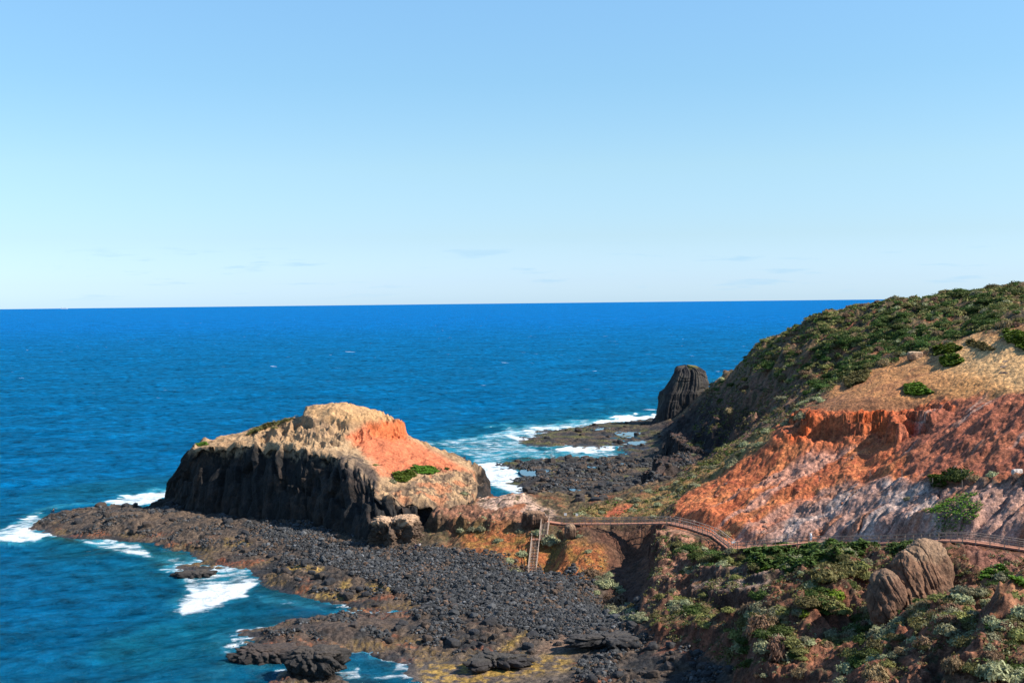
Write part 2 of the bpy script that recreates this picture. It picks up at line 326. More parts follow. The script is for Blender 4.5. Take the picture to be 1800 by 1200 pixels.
MES = {
 'ledge': [(1205,1033,200),(1230,1020,201),(1290,1004,197),(1330,1003,194),(1372,1022,188),(1402,1034,184),(1392,1046,181),(1340,1036,184),(1300,1027,188),(1250,1036,192),(1215,1040,197)],
 'knob': [(1140,1087,192),(1180,1064,197),(1250,1056,192),(1292,1084,184),(1272,1098,180),(1210,1094,184),(1155,1104,187)],
 'rib': [(1128,1098,192),(1150,1096,190),(1156,1112,187),(1136,1110,189)],
 'fin': [(1152,928,233),(1178,913,234),(1203,921,233),(1222,955,226),(1212,1005,212),(1180,1055,200),(1143,1072,199),(1152,1020,209),(1158,970,220)],
 'neck': [(748,895,272),(800,884,275),(850,893,270),(900,890,266),(936,903,262),(930,913,259),(860,917,259),(800,913,264),(752,908,268)],
 'cliff': [(1168,764,425),(1195,757,432),(1222,764,428),(1262,785,415),(1278,802,395),(1235,791,394),(1198,783,404)],
 'buttress': [(1556,726,248),(1600,722,246),(1592,742,235),(1566,746,234)],
 'seacliff': [(1148,806,376),(1200,798,388),(1262,804,374),(1294,828,342),(1240,838,346),(1180,829,353)],
 'spur': [(1130,834,345),(1165,814,352),(1200,819,352),(1218,838,345),(1190,846,339),(1150,849,337)],
 'block': [(460,1110,203),(500,1085,214),(600,1080,217),(680,1088,213),(700,1110,203),(640,1122,199),(560,1140,193),(480,1140,193)],
 'bank': [(1560,1062,150),(1640,1050,150),(1690,1075,141),(1650,1105,138),(1600,1105,140)]}
MES = {k: v for k, v in MES.items() if k != 'bank'}
Z_RED = [(1185,905),(1200,868),(1300,795),(1390,735),(1450,722),(1560,728),(1650,700),(1800,688),(1960,680),(1960,830),(1700,845),(1600,850),(1450,880),(1330,950),(1270,950),(1215,915)]
Z_SCARP = [(1370,775),(1385,735),(1440,720),(1560,730),(1650,700),(1680,720),(1640,760),(1560,785),(1440,780)]
Z_MAUVE = [(1300,950),(1380,905),(1450,862),(1540,838),(1640,855),(1960,845),(1960,985),(1800,960),(1660,935),(1440,945)]
Z_PINK = [(1215,915),(1260,880),(1330,850),(1420,790),(1520,790),(1440,850),(1380,900),(1290,950)]
Z_TAN = [(1440,715),(1480,668),(1560,640),(1600,622),(1660,622),(1700,588),(1760,592),(1800,572),(1960,560),(1960,690),(1800,690),(1650,702),(1560,730)]
Z_FLUTE = [(1580,770),(1650,705),(1800,688),(1960,680),(1960,840),(1700,840),(1600,840)]
Z_BARE = [(1385,740),(1440,700),(1500,665),(1560,645),(1600,720),(1500,722)]
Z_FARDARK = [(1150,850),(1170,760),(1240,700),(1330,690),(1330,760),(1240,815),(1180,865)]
def height(x, y, want=False):
    b = base_h(x, y)
    b = b + sridge(x, y, [(1720,1075,137),(1700,1090,134),(1640,1130,132),(1560,1180,128),(1520,1230,125)], 2.0, 8, 4.6)
    b = b + sridge(x, y, [(1850,1090,126),(1800,1115,122),(1740,1160,117),(1690,1215,111)], 1.9, 7, 3.8)
    b = b + sridge(x, y, [(1400,1050,180),(1350,1085,173),(1325,1130,167),(1350,1200,155)], 2.0, 7, 3.6)
    b = b - ridge(x, y, [(1690,1085,137),(1600,1140,131),(1560,1200,126)], 5, 2.5)
    b = b - ridge(x, y, [(1520,1060,163),(1460,1150,152),(1420,1200,148)], 6, 3.0)
    b = b + sridge(x, y, [(1185,925,236),(1170,965,226),(1160,1015,214),(1140,1065,206)], 2.2, 6, 2.6)
    b = b - ridge(x, y, [(1100,940,238),(1085,1000,224),(1095,1050,214)], 7, 2.0)
    b = b + ridge(x, y, [(1250,770,405),(1300,700,430),(1370,640,420)], 12, 4)
    b = b - ridge(x, y, [(1240,805,385),(1310,740,395),(1380,680,390)], 11, 5)
    px, py = proj(x, y, b)
    wx = 9*vn2(x*.11, y*.11, 3)+4*vn2(x*.4, y*.4, 4); wy = 6*vn2(x*.11, y*.11, 5)+3*vn2(x*.4, y*.4, 6)
    qx, qy = px+wx, py+wy
    red = poly_mask(qx, qy, Z_RED, 8); mau = poly_mask(qx, qy, Z_MAUVE, 8); pnk = poly_mask(qx, qy, Z_PINK, 10); tan = poly_mask(qx, qy, Z_TAN, 8)
    flu = poly_mask(qx, qy, Z_FLUTE, 15); sca = poly_mask(qx, qy, Z_SCARP, 8)
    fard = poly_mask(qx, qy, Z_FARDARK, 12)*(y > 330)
    up = sstep(3.2, 5.5, b)
    lo = 1-up
    bare = np.clip(red+mau+tan, 0, 1)
    big = fbm2(x*.07, y*.07, 3, 31)*1.1*up*(1-.55*bare)
    med = fbm2(x*.25, y*.25, 4, 32)*.55*up*(1-.5*tan)
    r3 = ridg2((x*.86+y*.5)*.035+.5*vn2(x*.06,y*.06,8), (y*.86-x*.5)*.12+.9*vn2(x*.045,y*.045,9), 4, 33)
    z = b + big + med
    z = z + flu*(r3-.35)*.9
    # ledges in the mauve rock, strata dipping to the left
    u = (x*.93+y*.36); v = (-x*.36+y*.93)
    w1_ = vn2(x*.05,y*.05,61)*.7; c1n = np.abs(fbm2(u*.050+w1_, v*.17+vn2(x*.08,y*.08,65)*.6, 3, 62)); c2n = np.abs(fbm2(u*.11+w1_, v*.34, 2, 66))
    crk = 1.25*np.exp(-(c1n/.05)**2)+.45*np.exp(-(c2n/.07)**2)*sstep(-.1,.3,vn2(x*.07,y*.07,67)); led = .5+.5*fbm2(u*.03, v*.09, 3, 68)
    z = z + np.clip(mau+.55*pnk, 0, 1)*((led-.5)*1.0 - crk*.95 + fbm2(x*.9, y*.9, 3, 63)*.10)
    z = z + np.clip(red-flu*.6, 0, 1)*(fbm2(x*.16, y*.16, 4, 64)*.55)
    # scarp: step the slope into a broken cliff with an undercut look
    zs = 29.0 + 2.0*vn2(x*.06, y*.06, 71) + .06*(x-60); t = (z-zs)/3.2
    step = np.where(np.abs(t) < 1, np.sign(t)*(1-np.sqrt(np.clip(1-np.abs(t), 0, 1)))*.35 + np.sign(t)*.65*(np.abs(t) > .12), t)
    z = z*(1-sca*.0) + sca*(zs + step*3.2 - z)*.9 + sca*(ridg2(x*.5, y*.18, 4, 73)-.4)*.9
    # basalt shore: pillows, boulders, clefts
    f1, f2, cid = worley2(x*.55+.5*vn2(x*.3,y*.3,41), y*.55, 42); g1, g2, gid = worley2(x*1.25, y*1.25, 43)
    pil = (.55-f1)*.75 + (cid-.5)*.6 + (.5-g1)*.30
    rough = sstep(-.25, .35, fbm2(x*.06, y*.06, 3, 44))
    plat = .35*vn2(x*.09, y*.09, 45)
    pil2 = pil*(.35+.65*rough) + .9*fbm2(x*.13, y*.13, 4, 46)*(.45+.25*rough) + plat*.5
    flat = poly_mask(qx, qy, [(670,1165),(740,1160),(870,1150),(1010,1115),(1110,1125),(1010,1160),(990,1200),(670,1215)], 12)
    cob = poly_mask(qx, qy, [(600,960),(760,965),(880,985),(1010,1030),(1110,1085),(1110,1130),(1000,1110),(850,1085),(760,1060),(650,1010),(480,945),(440,925),(560,925)], 10)
    pil2 = pil2*(1-.85*flat)*(1-.6*cob)
    shore = lo*sstep(-3, -.8, b)
    z = z + pil2*shore
    z = z + fard*(ridg2(x*.09, y*.09, 5, 81)-.4)*5.0
    brk = up*(1-bare)*sstep(262, 235, y)*sstep(92, 112, y)*sstep(1110, 1180, px)
    z = z + brk*(ridg2((x*.8-y*.6)*.10+.5*vn2(x*.08,y*.08,83), (x*.6+y*.8)*.14, 5, 82)-.5)*3.1
    farv = up*sstep(300, 340, y); z = z + farv*(ridg2((x*.8+y*.6)*.05, (y*.8-x*.6)*.09, 4, 84)-.5)*3.2
    z = z + up*.14*fbm2(x*1.6, y*1.6, 2, 35)
    fine = ridg2((x*.9+y*.4)*.35, (y*.9-x*.4)*.8, 3, 36)
    z = z + np.clip(red*.9+mau*.35, 0, 1)*(fine-.45)*.14
    mes = {}
    for i, (nm, pts) in enumerate(MES.items()):
        z, mes[nm] = mesa(x, y, z, pts, edge=1.6 if nm == 'block' else .7, warp=1.6 if nm in ('cliff','spur','seacliff') else 1.0, rough=.9 if nm in ('cliff','spur','neck','seacliff') else .5, seed=600+i*11)
    ddm, ddz = near_deck(x, y); lim = ddz-.35-.10*np.maximum(ddm-1.8, 0); z = z - sstep(6.5, 2.6, ddm)*np.maximum(z-lim, 0)
    if want: return z, b, px, py, qx, qy, dict(red=red, mau=mau, pnk=pnk, tan=tan, flu=flu, sca=sca, fard=fard, brk=brk, up=up, lo=lo, flat=flat, cob=cob, led=led, cid=cid, rough=rough, mes=mes, ddm=ddm)
    return z

# ------------------------------------------------------------------ terrain sheet (finer where it is nearer)
ang = np.concatenate([np.linspace(R(-75), R(-27), 60)[:-1], np.linspace(R(-27), R(27), 1150), np.linspace(R(27), R(75), 60)[1:]])
rad = np.concatenate([np.geomspace(2, 80, 60)[:-1], np.geomspace(80, 620, 1150), np.geomspace(620, 900, 40)[1:]])
AA, RR = np.meshgrid(ang, rad); TX, TY = RR*np.sin(AA), RR*np.cos(AA)
TZ, TB, PX, PY, QX, QY, MK = height(TX, TY, True)
vis = (np.abs(AA) < R(27)) & (RR > 80)
def mixc(c, col, m): return c*(1-m[..., None]) + np.array(col)*m[..., None]
def vary(x, y, s, sc): return .5+.5*np.clip(fbm2(x*sc, y*sc, 4, s), -1, 1)
gy, gx = np.gradient(TZ); dr_ = np.gradient(RR, axis=0); da_ = np.gradient(AA, axis=1)*RR
slope = np.hypot(gy/np.maximum(dr_,1e-6), gx/np.maximum(da_,1e-6))
n1 = vary(TX, TY, 101, .12); n2 = vary(TX, TY, 102, .5); n3 = vary(TX, TY, 103, 1.6); n4 = vary(TX, TY, 104, .05)
col = np.zeros(TX.shape+(3,)) + np.array((.075,.050,.028))                                   # soil and litter under the scrub
col = mixc(col, (.16,.095,.045), sstep(.45,.75,n2)); col = mixc(col, (.22,.07,.03), sstep(.55,.8,n1)*.7)
col = mixc(col, (.060,.070,.022), sstep(.5,.8,n3)*.55)
col = mixc(col, (.20,.115,.062), sstep(290,320,TY)*sstep(1480,1330,QX)*sstep(.3,.55,n2)*.85)
# shore rock
sh = np.zeros_like(col) + np.array((.030,.027,.026)); sh = mixc(sh, (.105,.070,.047), sstep(.3,.7,n1)*.8)
sh = mixc(sh, (.13,.088,.060), poly_mask(QX, QY, [(90,890),(300,892),(420,912),(560,945),(560,960),(450,975),(300,950),(110,935)], 10)*sstep(.3,.6,n2)*.8); sh = mixc(sh, (.018,.018,.020), sstep(.55,.8,n2)*.55)
och = sstep(.52,.66,vary(TX*.6, TY, 105, .16))*sstep(.25,.7,n3)*sstep(1.9,.9,TZ)*sstep(-.1,.25,TZ)*(TY < 330)
sh = mixc(sh, (.20,.12,.035), och*.55)
sh = mixc(sh, (.20,.065,.03), sstep(.66,.76,vary(TX*.5, TY, 106, .14))*sstep(.3,.6,n3)*sstep(2.6,1.2,TZ)*(TY < 330)*.8)
grn = sstep(.5,.7,vary(TX, TY, 107, .1))*(TY > 340)*sstep(2.2,.8,TZ); sh = mixc(sh, (.085,.080,.025), grn*.8)
sh = mixc(sh, (.10,.075,.058), MK['flat']*.8)
oc2 = poly_mask(QX, QY, [(735,1168),(860,1158),(1000,1150),(1005,1172),(900,1190),(860,1210),(740,1210)], 12)
sh = mixc(sh, (.29,.175,.042), oc2*sstep(.35,.6,n2)); 
for pg in ([(868,1140),(930,1108),(925,1120),(890,1142)], [(640,1024),(690,1030),(690,1038),(645,1034)], [(500,990),(570,1000),(560,1010),(505,1002)], [(590,1035),(600,1020),(615,1015),(605,1035)],
           [(800,1068),(822,1072),(820,1078),(798,1076)], [(400,948),(440,955),(430,962),(390,958)], [(560,1040),(610,1045),(600,1055),(560,1050)], [(380,1118),(450,1140),(470,1152),(390,1165)]):
    sh = mixc(sh, (.29,.18,.045), poly_mask(QX, QY, pg, 5)*sstep(.2,.5,n3)*.85)
sh = mixc(sh, (.19,.115,.075), poly_mask(QX, QY, [(990,1110),(1100,1108),(1060,1130),(1000,1140),(930,1150)], 8)*.8)
sh = mixc(sh, (.020,.022,.025), MK['cob']*.5)
wet = sstep(.9,.15,TZ)*MK['lo']; sh = mixc(sh, (.020,.018,.017), sstep(.45,.0,TZ)*.6)
shp = sh.copy()
col = mixc(col, (0,0,0), MK['lo']) + sh*MK['lo'][..., None]
# tops of soil
sand = poly_mask(QX, QY, [(690,962),(780,962),(860,972),(930,1010),(1000,1020),(1090,1060),(1115,1090),(1120,1110),(1080,1080),(1000,1040),(930,1025),(850,1000),(760,985)], 8)
col = mixc(col, (.20,.11,.065), sand*sstep(.35,.6,n2)*.8)
org = poly_mask(QX, QY, [(800,935),(850,925),(935,930),(1010,950),(1060,955),(1090,990),(1040,1020),(960,1015),(890,985),(820,970)], 12)*(TY < 300)
col = mixc(col, (.27,.085,.028), org); col = mixc(col, (.27,.125,.032), org*sstep(.4,.65,n2)); col = mixc(col, (.10,.09,.02), org*sstep(.6,.8,n1)*.7)
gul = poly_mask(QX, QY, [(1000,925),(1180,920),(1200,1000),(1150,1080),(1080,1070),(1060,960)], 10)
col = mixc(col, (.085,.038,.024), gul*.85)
isth = poly_mask(QX, QY, [(838,880),(870,860),(930,862),(975,905),(955,912),(900,905),(850,900)], 8)*(TY < 320)
col = mixc(col, (.45,.29,.21), isth*sstep(.25,.5,n2)); col = mixc(col, (.30,.11,.05), isth*sstep(.6,.75,n1))
roc = poly_mask(QX, QY, [(740,895),(850,900),(930,905),(940,930),(850,930),(760,935)], 8)*(TY < 300)
col = mixc(col, (.17,.085,.05), roc*.8)
red = MK['red']; col = mixc(col, (.43,.12,.045), red); col = mixc(col, (.52,.17,.06), red*sstep(.45,.75,n1)); col = mixc(col, (.28,.060,.028), red*sstep(.5,.8,n2)*.7)
SU, SV = TX*.93+TY*.36, TY*.93-TX*.36
col = mixc(col, (.42,.20,.135), red*MK['pnk']*sstep(.45,.62,vary(SU*.25, SV*1.2, 110, .15)))
col = mixc(col, (.26,.085,.050), red*MK['flu']*.75); col = mixc(col, (.38,.21,.15), red*MK['flu']*sstep(.58,.75,vary((TX*.86+TY*.5)*.15, TY*.86-TX*.5, 111, .22)))
mau = MK['mau']; col = mixc(col, (.33,.185,.14), mau); col = mixc(col, (.38,.27,.225), mau*sstep(.42,.62,n1)*(QX < 1650)); col = mixc(col, (.33,.12,.055), mau*sstep(.52,.68,vary(SU*.3, SV, 112, .16))*.75)
tan = MK['tan']; col = mixc(col, (.46,.215,.075), tan); col = mixc(col, (.56,.33,.145), tan*poly_mask(QX, QY, [(1600,640),(1700,590),(1800,600),(1960,580),(1960,690),(1800,690),(1700,655)], 25)*.85)
col = mixc(col, (.30,.125,.05), tan*sstep(1700,1600,QX)*(.45+.5*sstep(.45,.7,n1)))
brs = poly_mask(QX, QY, [(1380,745),(1430,700),(1520,695),(1620,700),(1600,722),(1440,725)], 8); col = mixc(col, (.20,.085,.04), brs*.75)
sca = MK['sca']; col = mixc(col, (.50,.10,.028), sca*sstep(.35,.7,n1)); 
gst = poly_mask(QX, QY, [(1005,912),(1060,892),(1130,878),(1190,850),(1260,808),(1345,758),(1360,770),(1270,832),(1200,868),(1165,905)], 7)*(TY < 310)
col = mixc(col, (.25,.135,.05), gst); col = mixc(col, (.14,.12,.035), gst*sstep(.45,.65,n2)*.8); col = mixc(col, (.36,.09,.04), gst*poly_mask(QX,QY,[(1060,905),(1085,885),(1120,884),(1090,905)],3))
fh = poly_mask(QX, QY, [(1170,760),(1240,690),(1330,650),(1420,660),(1400,720),(1330,770),(1240,830),(1190,860)], 12)*(TY > 300)
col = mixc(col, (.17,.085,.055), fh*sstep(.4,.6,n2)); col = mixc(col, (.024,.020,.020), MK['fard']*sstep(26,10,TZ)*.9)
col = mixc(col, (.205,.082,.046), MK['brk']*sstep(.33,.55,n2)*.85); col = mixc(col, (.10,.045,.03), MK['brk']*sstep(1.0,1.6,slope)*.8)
ctn = poly_mask(QX, QY, [(1700,1000),(1800,990),(1960,980),(1960,1100),(1750,1080)], 15); col = mixc(col, (.30,.14,.07), ctn*sstep(.35,.6,n2)*.8)
stp = poly_mask(QX, QY, [(1670,960),(1800,985),(1800,1010),(1720,1010)], 10); col = mixc(col, (.20,.085,.06), stp*.8)
for pg in ([(1540,1075),(1660,1060),(1700,1120),(1600,1130)], [(1440,1040),(1500,1040),(1480,1100),(1430,1090)], [(1500,1160),(1600,1120),(1580,1200),(1480,1200)], [(1150,1090),(1290,1090),(1290,1150),(1130,1150)]):
    col = mixc(col, (.24,.085,.045), poly_mask(QX, QY, pg, 12)*sstep(.35,.6,n2)*.8)
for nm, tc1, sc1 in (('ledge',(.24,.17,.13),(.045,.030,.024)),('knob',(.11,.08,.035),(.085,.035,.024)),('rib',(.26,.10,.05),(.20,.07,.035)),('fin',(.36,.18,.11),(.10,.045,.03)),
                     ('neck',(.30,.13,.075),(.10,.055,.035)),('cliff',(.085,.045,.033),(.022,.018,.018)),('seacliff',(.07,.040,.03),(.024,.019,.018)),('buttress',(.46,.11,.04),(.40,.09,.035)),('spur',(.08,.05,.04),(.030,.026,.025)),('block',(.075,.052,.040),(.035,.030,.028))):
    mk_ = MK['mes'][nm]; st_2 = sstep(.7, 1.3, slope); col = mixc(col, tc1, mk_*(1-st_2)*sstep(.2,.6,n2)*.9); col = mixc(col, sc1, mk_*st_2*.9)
M_LAND = rock_mat('ground surface', scales=(.6, 1.9, 5.0), contrast=.62, bump=.55, bdist=.35, cracks=.45, vscale=1.1, wetattr='wet')
F = grid_faces(*TX.shape); zf = TZ.ravel()
Vt = np.stack([TX, TY, TZ], -1).reshape(-1, 3)
keep = (zf[F].max(1) > -2.2); F = F[keep]
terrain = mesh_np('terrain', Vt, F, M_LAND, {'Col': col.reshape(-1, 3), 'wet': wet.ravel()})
tag(terrain, 'headland slopes of red and tan earth, scrub covered hill and dark basalt shore', 'terrain', kind='structure')
_la = np.log(rad)
def ground_z(x, y):
    """height of the terrain sheet itself (bilinear)"""
    x = np.asarray(x, float); y = np.asarray(y, float); r = np.hypot(x, y); a_ = np.arctan2(x, y)
    i = np.clip(np.searchsorted(rad, r)-1, 0, len(rad)-2); j = np.clip(np.searchsorted(ang, a_)-1, 0, len(ang)-2)
    u = (r-rad[i])/(rad[i+1]-rad[i]); v = (a_-ang[j])/(ang[j+1]-ang[j])
    return (TZ[i,j]*(1-u)+TZ[i+1,j]*u)*(1-v)+(TZ[i,j+1]*(1-u)+TZ[i+1,j+1]*u)*v
# which bits of land can be seen from the lookout (used only to put plants where the photo has them)
_sl = (TZ-EYE)/RR; _mx = np.maximum.accumulate(_sl, axis=0); SEEN = (_sl >= _mx-.0015) & vis & (TZ > .3)
CELL = np.abs(dr_*da_)
CLUMP = sstep(.42,.62,vary(TX, TY, 520, .09)*.6+vary(TX, TY, 521, .3)*.4)
def scatter(poly, n, dmin=0, dmax=1e9, zmin=.5, extra=None):
    m = SEEN & (RR > dmin) & (RR < dmax) & (TZ > zmin)
    m &= poly_mask(PX, PY, poly, 1.0) > .5
    m &= MK['ddm'] > 2.6
    if extra is not None: m &= extra
    idx = np.flatnonzero(m)
    if len(idx) == 0: return np.zeros((0,3))
    wgt = CELL.ravel()[idx]*(.10+CLUMP.ravel()[idx]); wgt = wgt/wgt.sum(); pick = rng.choice(idx, size=min(n, len(idx)), replace=False, p=wgt)
    return Vt[pick]
def hit(px, py):
    m = np.where(SEEN, (PX-px)**2+(PY-py)**2, 1e12); k_ = int(m.argmin()); return Vt[k_].copy()

# ------------------------------------------------------------------ sea
sa = np.concatenate([np.linspace(R(-100), R(-27), 60)[:-1], np.linspace(R(-27), R(27), 900), np.linspace(R(27), R(100), 60)[1:]])
sr = np.concatenate([np.geomspace(100, 800, 700)[:-1], np.geomspace(800, 5000, 260)[:-1], np.geomspace(5000, 26000, 30)])
SA, SRR = np.meshgrid(sa, sr); SX, SY = SRR*np.sin(SA), SRR*np.cos(SA)
SZ = np.zeros_like(SX); r2 = np.random.default_rng(3)
for i in range(46):
    lam = 2.2*(1.085**i); th = R(-62)+r2.normal()*.42; k_ = 2*math.pi/lam; am = .0085*lam**.85
    cell = np.maximum(SRR*.0015, SRR*.003); att = sstep(2.2, 5.5, lam/cell)
    wv = np.sin(k_*(math.cos(th)*SX+math.sin(th)*SY)+r2.uniform(0,6.28)+1.3*vn2(SX/lam/5, SY/lam/5, i))
    SZ += am*(1-2*np.abs(wv)**1.0*.9+.4*wv)*att*.55
seab = base_h(SX[SRR[:,0]<900], SY[SRR[:,0]<900]); depth = np.full(SX.shape, -12.0); depth[:seab.shape[0]] = seab
dp = np.full(SX.shape, -9.); rsel = SRR[:,0] < 880
from_h = ground_z(SX[rsel], SY[rsel]); dp[rsel] = from_h
SZ *= .25+.75*sstep(-.2, -3, depth)
SZ -= SZ.mean()
spx, spy = proj(SX, SY, SZ)
wx = 20*vn2(SX*.045, SY*.03, 201)+9*vn2(SX*.16, SY*.12, 202)+4*vn2(SX*.5, SY*.5, 203); qx, qy = spx+wx, spy+.5*wx
foam = np.zeros_like(SX)
def addf(pg, s, soft=8):
    global foam
    foam = np.maximum(foam, s*poly_mask(qx, qy, pg, soft))
addf([(-40,940),(20,925),(60,905),(100,893),(90,905),(65,930),(110,930),(115,945),(60,962),(-40,968)], .70, 12)
addf([(20,945),(60,935),(115,930),(118,942),(70,958),(25,958)], .76, 5)
addf([(160,890),(205,870),(300,858),(305,875),(240,892)], .74, 8)
addf([(40,900),(120,888),(190,880),(180,890),(90,905)], .52, 8)
addf([(110,945),(240,948),(270,975),(360,985),(430,985),(445,1000),(360,1000),(270,985),(160,962)], .66, 8)
addf([(280,985),(350,990),(430,985),(455,1010),(445,1050),(400,1080),(320,1090),(280,1075),(310,1030)], .62, 24)
addf([(285,985),(430,982),(450,1005),(400,1012),(300,1008)], .66, 10)
addf([(320,1020),(450,1005),(448,1030),(440,1055),(380,1080),(305,1085),(300,1060)], .80, 22)
addf([(440,1040),(520,1050),(560,1062),(730,1066),(730,1075),(560,1072),(460,1060)], .5, 5)
addf([(370,1110),(470,1100),(480,1130),(430,1170),(380,1150)], .5, 10)
addf([(590,1180),(640,1170),(650,1200),(600,1200)], .62, 8)
addf([(826,842),(850,815),(900,808),(925,850),(960,870),(900,868),(850,852)], .74, 8)
addf([(720,772),(800,768),(900,748),(1000,738),(1100,724),(1165,724),(1160,745),(1050,748),(960,765),(925,778),(960,792),(1040,782),(1110,795),(1100,805),(1000,806),(900,806),(840,825),(820,800),(740,785)], .60, 8)
addf([(1040,742),(1090,728),(1165,726),(1160,742),(1050,750)], .82, 4)
addf([(880,768),(960,752),(1050,742),(960,770),(920,780)], .72, 5)
addf([(960,796),(1000,785),(1090,785),(1090,796),(1010,798)], .74, 4)
addf([(950,878),(1000,885),(1010,900),(970,900)], .9, 6)
shoref = sstep(-.75, -.05, dp)*sstep(.6, .1, np.abs(dp)*.3)
foam = foam*1.04
foam = np.maximum(foam, .66*shoref*sstep(-.2,.5,vn2(SX*.05,SY*.05,211)+.25))
caps = sstep(.60,.8,.5+.5*fbm2(SX*.035, SY*.06, 3, 221)); 
# water colour: deep blue offshore, teal in the bay, green over shallows
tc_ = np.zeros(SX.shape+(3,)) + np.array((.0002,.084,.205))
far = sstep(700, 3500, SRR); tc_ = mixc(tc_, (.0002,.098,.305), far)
sh1 = sstep(-6, -1.0, dp)
tc_ = mixc(tc_, (.004,.080,.115), sh1*.7); tc_ = mixc(tc_, (.02,.090,.080), sstep(-2.2,-.4,dp)*sstep(.35,.65,vary(SX,SY,231,.08))*.8)
tc_ = mixc(tc_, (.035,.035,.022), sstep(-1.6,-.2,dp)*sstep(.5,.65,vary(SX,SY,232,.15))*.7)
tc_ = mixc(tc_, (.004,.115,.135), poly_mask(qx, qy, [(180,1110),(280,1085),(400,1080),(470,1075),(440,1110),(380,1150),(250,1180),(150,1160)], 22)*(.4+.6*vary(SX,SY,243,.12))*.8)
tc_ = mixc(tc_, (.03,.25,.34), sstep(.30,.62,foam)*.7)
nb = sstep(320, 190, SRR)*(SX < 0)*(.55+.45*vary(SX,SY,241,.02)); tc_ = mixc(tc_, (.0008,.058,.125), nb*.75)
mw = newmat('sea water'); t = mw.node_tree; l = t.links.new
o = N(t,'ShaderNodeOutputMaterial'); df = N(t,'ShaderNodeBsdfDiffuse'); gl = N(t,'ShaderNodeBsdfGlossy'); gl.inputs['Roughness'].default_value = .12
gl.inputs['Color'].default_value = (.35,.95,1,1)
ca = N(t,'ShaderNodeAttribute'); ca.attribute_name = 'Col'; fa = N(t,'ShaderNodeAttribute'); fa.attribute_name = 'foam'; cp = N(t,'ShaderNodeAttribute'); cp.attribute_name = 'caps'
g = N(t,'ShaderNodeNewGeometry')
def mapn(sc, rot=R(28)):
    q = N(t,'ShaderNodeMapping'); q.inputs['Scale'].default_value = sc; q.inputs['Rotation'].default_value = (0,0,rot); l(g.outputs['Position'], q.inputs[0]); return q
def noi(vec, s, d=4, r=.55):
    n = N(t,'ShaderNodeTexNoise'); n.inputs['Scale'].default_value = s; n.inputs['Detail'].default_value = d; n.inputs['Roughness'].default_value = r; l(vec.outputs[0], n.inputs['Vector']); return n
m1 = mapn((.8,1,1), R(-25)); m3 = mapn((.5,1,1), R(12))
b1 = noi(m1, .20, 8, .72); b2 = noi(m1, 1.1, 4, .6); b3 = noi(m3, .035, 5, .65)
def bumpn(h, st, dist, prev=None):
    b = N(t,'ShaderNodeBump'); b.inputs['Strength'].default_value = st; b.inputs['Distance'].default_value = dist; l(h.outputs['Fac'], b.inputs['Height'])
    if prev: l(prev.outputs[0], b.inputs['Normal'])
    return b
bb = bumpn(b2, .9, .5); bb = bumpn(b1, 1.0, 2.4, bb); bb = bumpn(b3, .6, 7.0, bb)
l(bb.outputs[0], df.inputs['Normal']); l(bb.outputs[0], gl.inputs['Normal'])
# uneven reflection off wind-ruffled facets, put into the water colour as dark/light
r1 = N(t,'ShaderNodeMapRange'); r1.inputs['From Min'].default_value = .32; r1.inputs['From Max'].default_value = .68; r1.inputs['To Min'].default_value = .30; r1.inputs['To Max'].default_value = 1.75
l(b1.outputs['Fac'], r1.inputs['Value'])
r2_ = N(t,'ShaderNodeMapRange'); r2_.inputs['From Min'].default_value = .35; r2_.inputs['From Max'].default_value = .65; r2_.inputs['To Min'].default_value = .74; r2_.inputs['To Max'].default_value = 1.26
l(b3.outputs['Fac'], r2_.inputs['Value'])
q1 = N(t,'ShaderNodeMath', operation='MULTIPLY'); l(r1.outputs[0], q1.inputs[0]); l(r2_.outputs[0], q1.inputs[1])
cs = N(t,'ShaderNodeVectorMath', operation='SCALE'); l(ca.outputs['Color'], cs.inputs[0]); l(q1.outputs[0], cs.inputs['Scale'])
# foam
fm = mapn((.55,1,1), R(15)); fn = noi(fm, .55, 9, .74); fn2 = noi(fm, .10, 4, .6)
s1 = N(t,'ShaderNodeMath', operation='MULTIPLY_ADD'); l(fn.outputs['Fac'], s1.inputs[0]); s1.inputs[1].default_value = .56
s2 = N(t,'ShaderNodeMath', operation='MULTIPLY'); l(fn2.outputs['Fac'], s2.inputs[0]); s2.inputs[1].default_value = .25; fv = N(t,'ShaderNodeTexVoronoi'); fv.inputs['Scale'].default_value = .42; fvm = N(t,'ShaderNodeVectorMath', operation='MULTIPLY_ADD'); fvm.inputs[1].default_value = (2.2,2.2,2.2); l(fn.outputs['Color'], fvm.inputs[0]); l(fm.outputs[0], fvm.inputs[2]); l(fvm.outputs[0], fv.inputs['Vector'])
fvs = N(t,'ShaderNodeMath', operation='MULTIPLY_ADD'); l(fv.outputs['Distance'], fvs.inputs[0]); fvs.inputs[1].default_value = .22; l(s2.outputs[0], fvs.inputs[2]); l(fvs.outputs[0], s1.inputs[2])
s3 = N(t,'ShaderNodeMath', operation='ADD'); l(s1.outputs[0], s3.inputs[0]); l(fa.outputs['Fac'], s3.inputs[1])
s4 = N(t,'ShaderNodeMapRange'); s4.interpolation_type = 'SMOOTHSTEP'; s4.inputs['From Min'].default_value = 1.10; s4.inputs['From Max'].default_value = 1.32; l(s3.outputs[0], s4.inputs['Value'])
cm1 = mapn((.30,1,1), R(8)); cn = noi(cm1, .16, 3, .5)
c1 = N(t,'ShaderNodeMapRange'); c1.interpolation_type = 'SMOOTHSTEP'; c1.inputs['From Min'].default_value = .71; c1.inputs['From Max'].default_value = .745; l(cn.outputs['Fac'], c1.inputs['Value'])
c2 = N(t,'ShaderNodeMath', operation='MULTIPLY'); l(c1.outputs[0], c2.inputs[0]); l(cp.outputs['Fac'], c2.inputs[1])
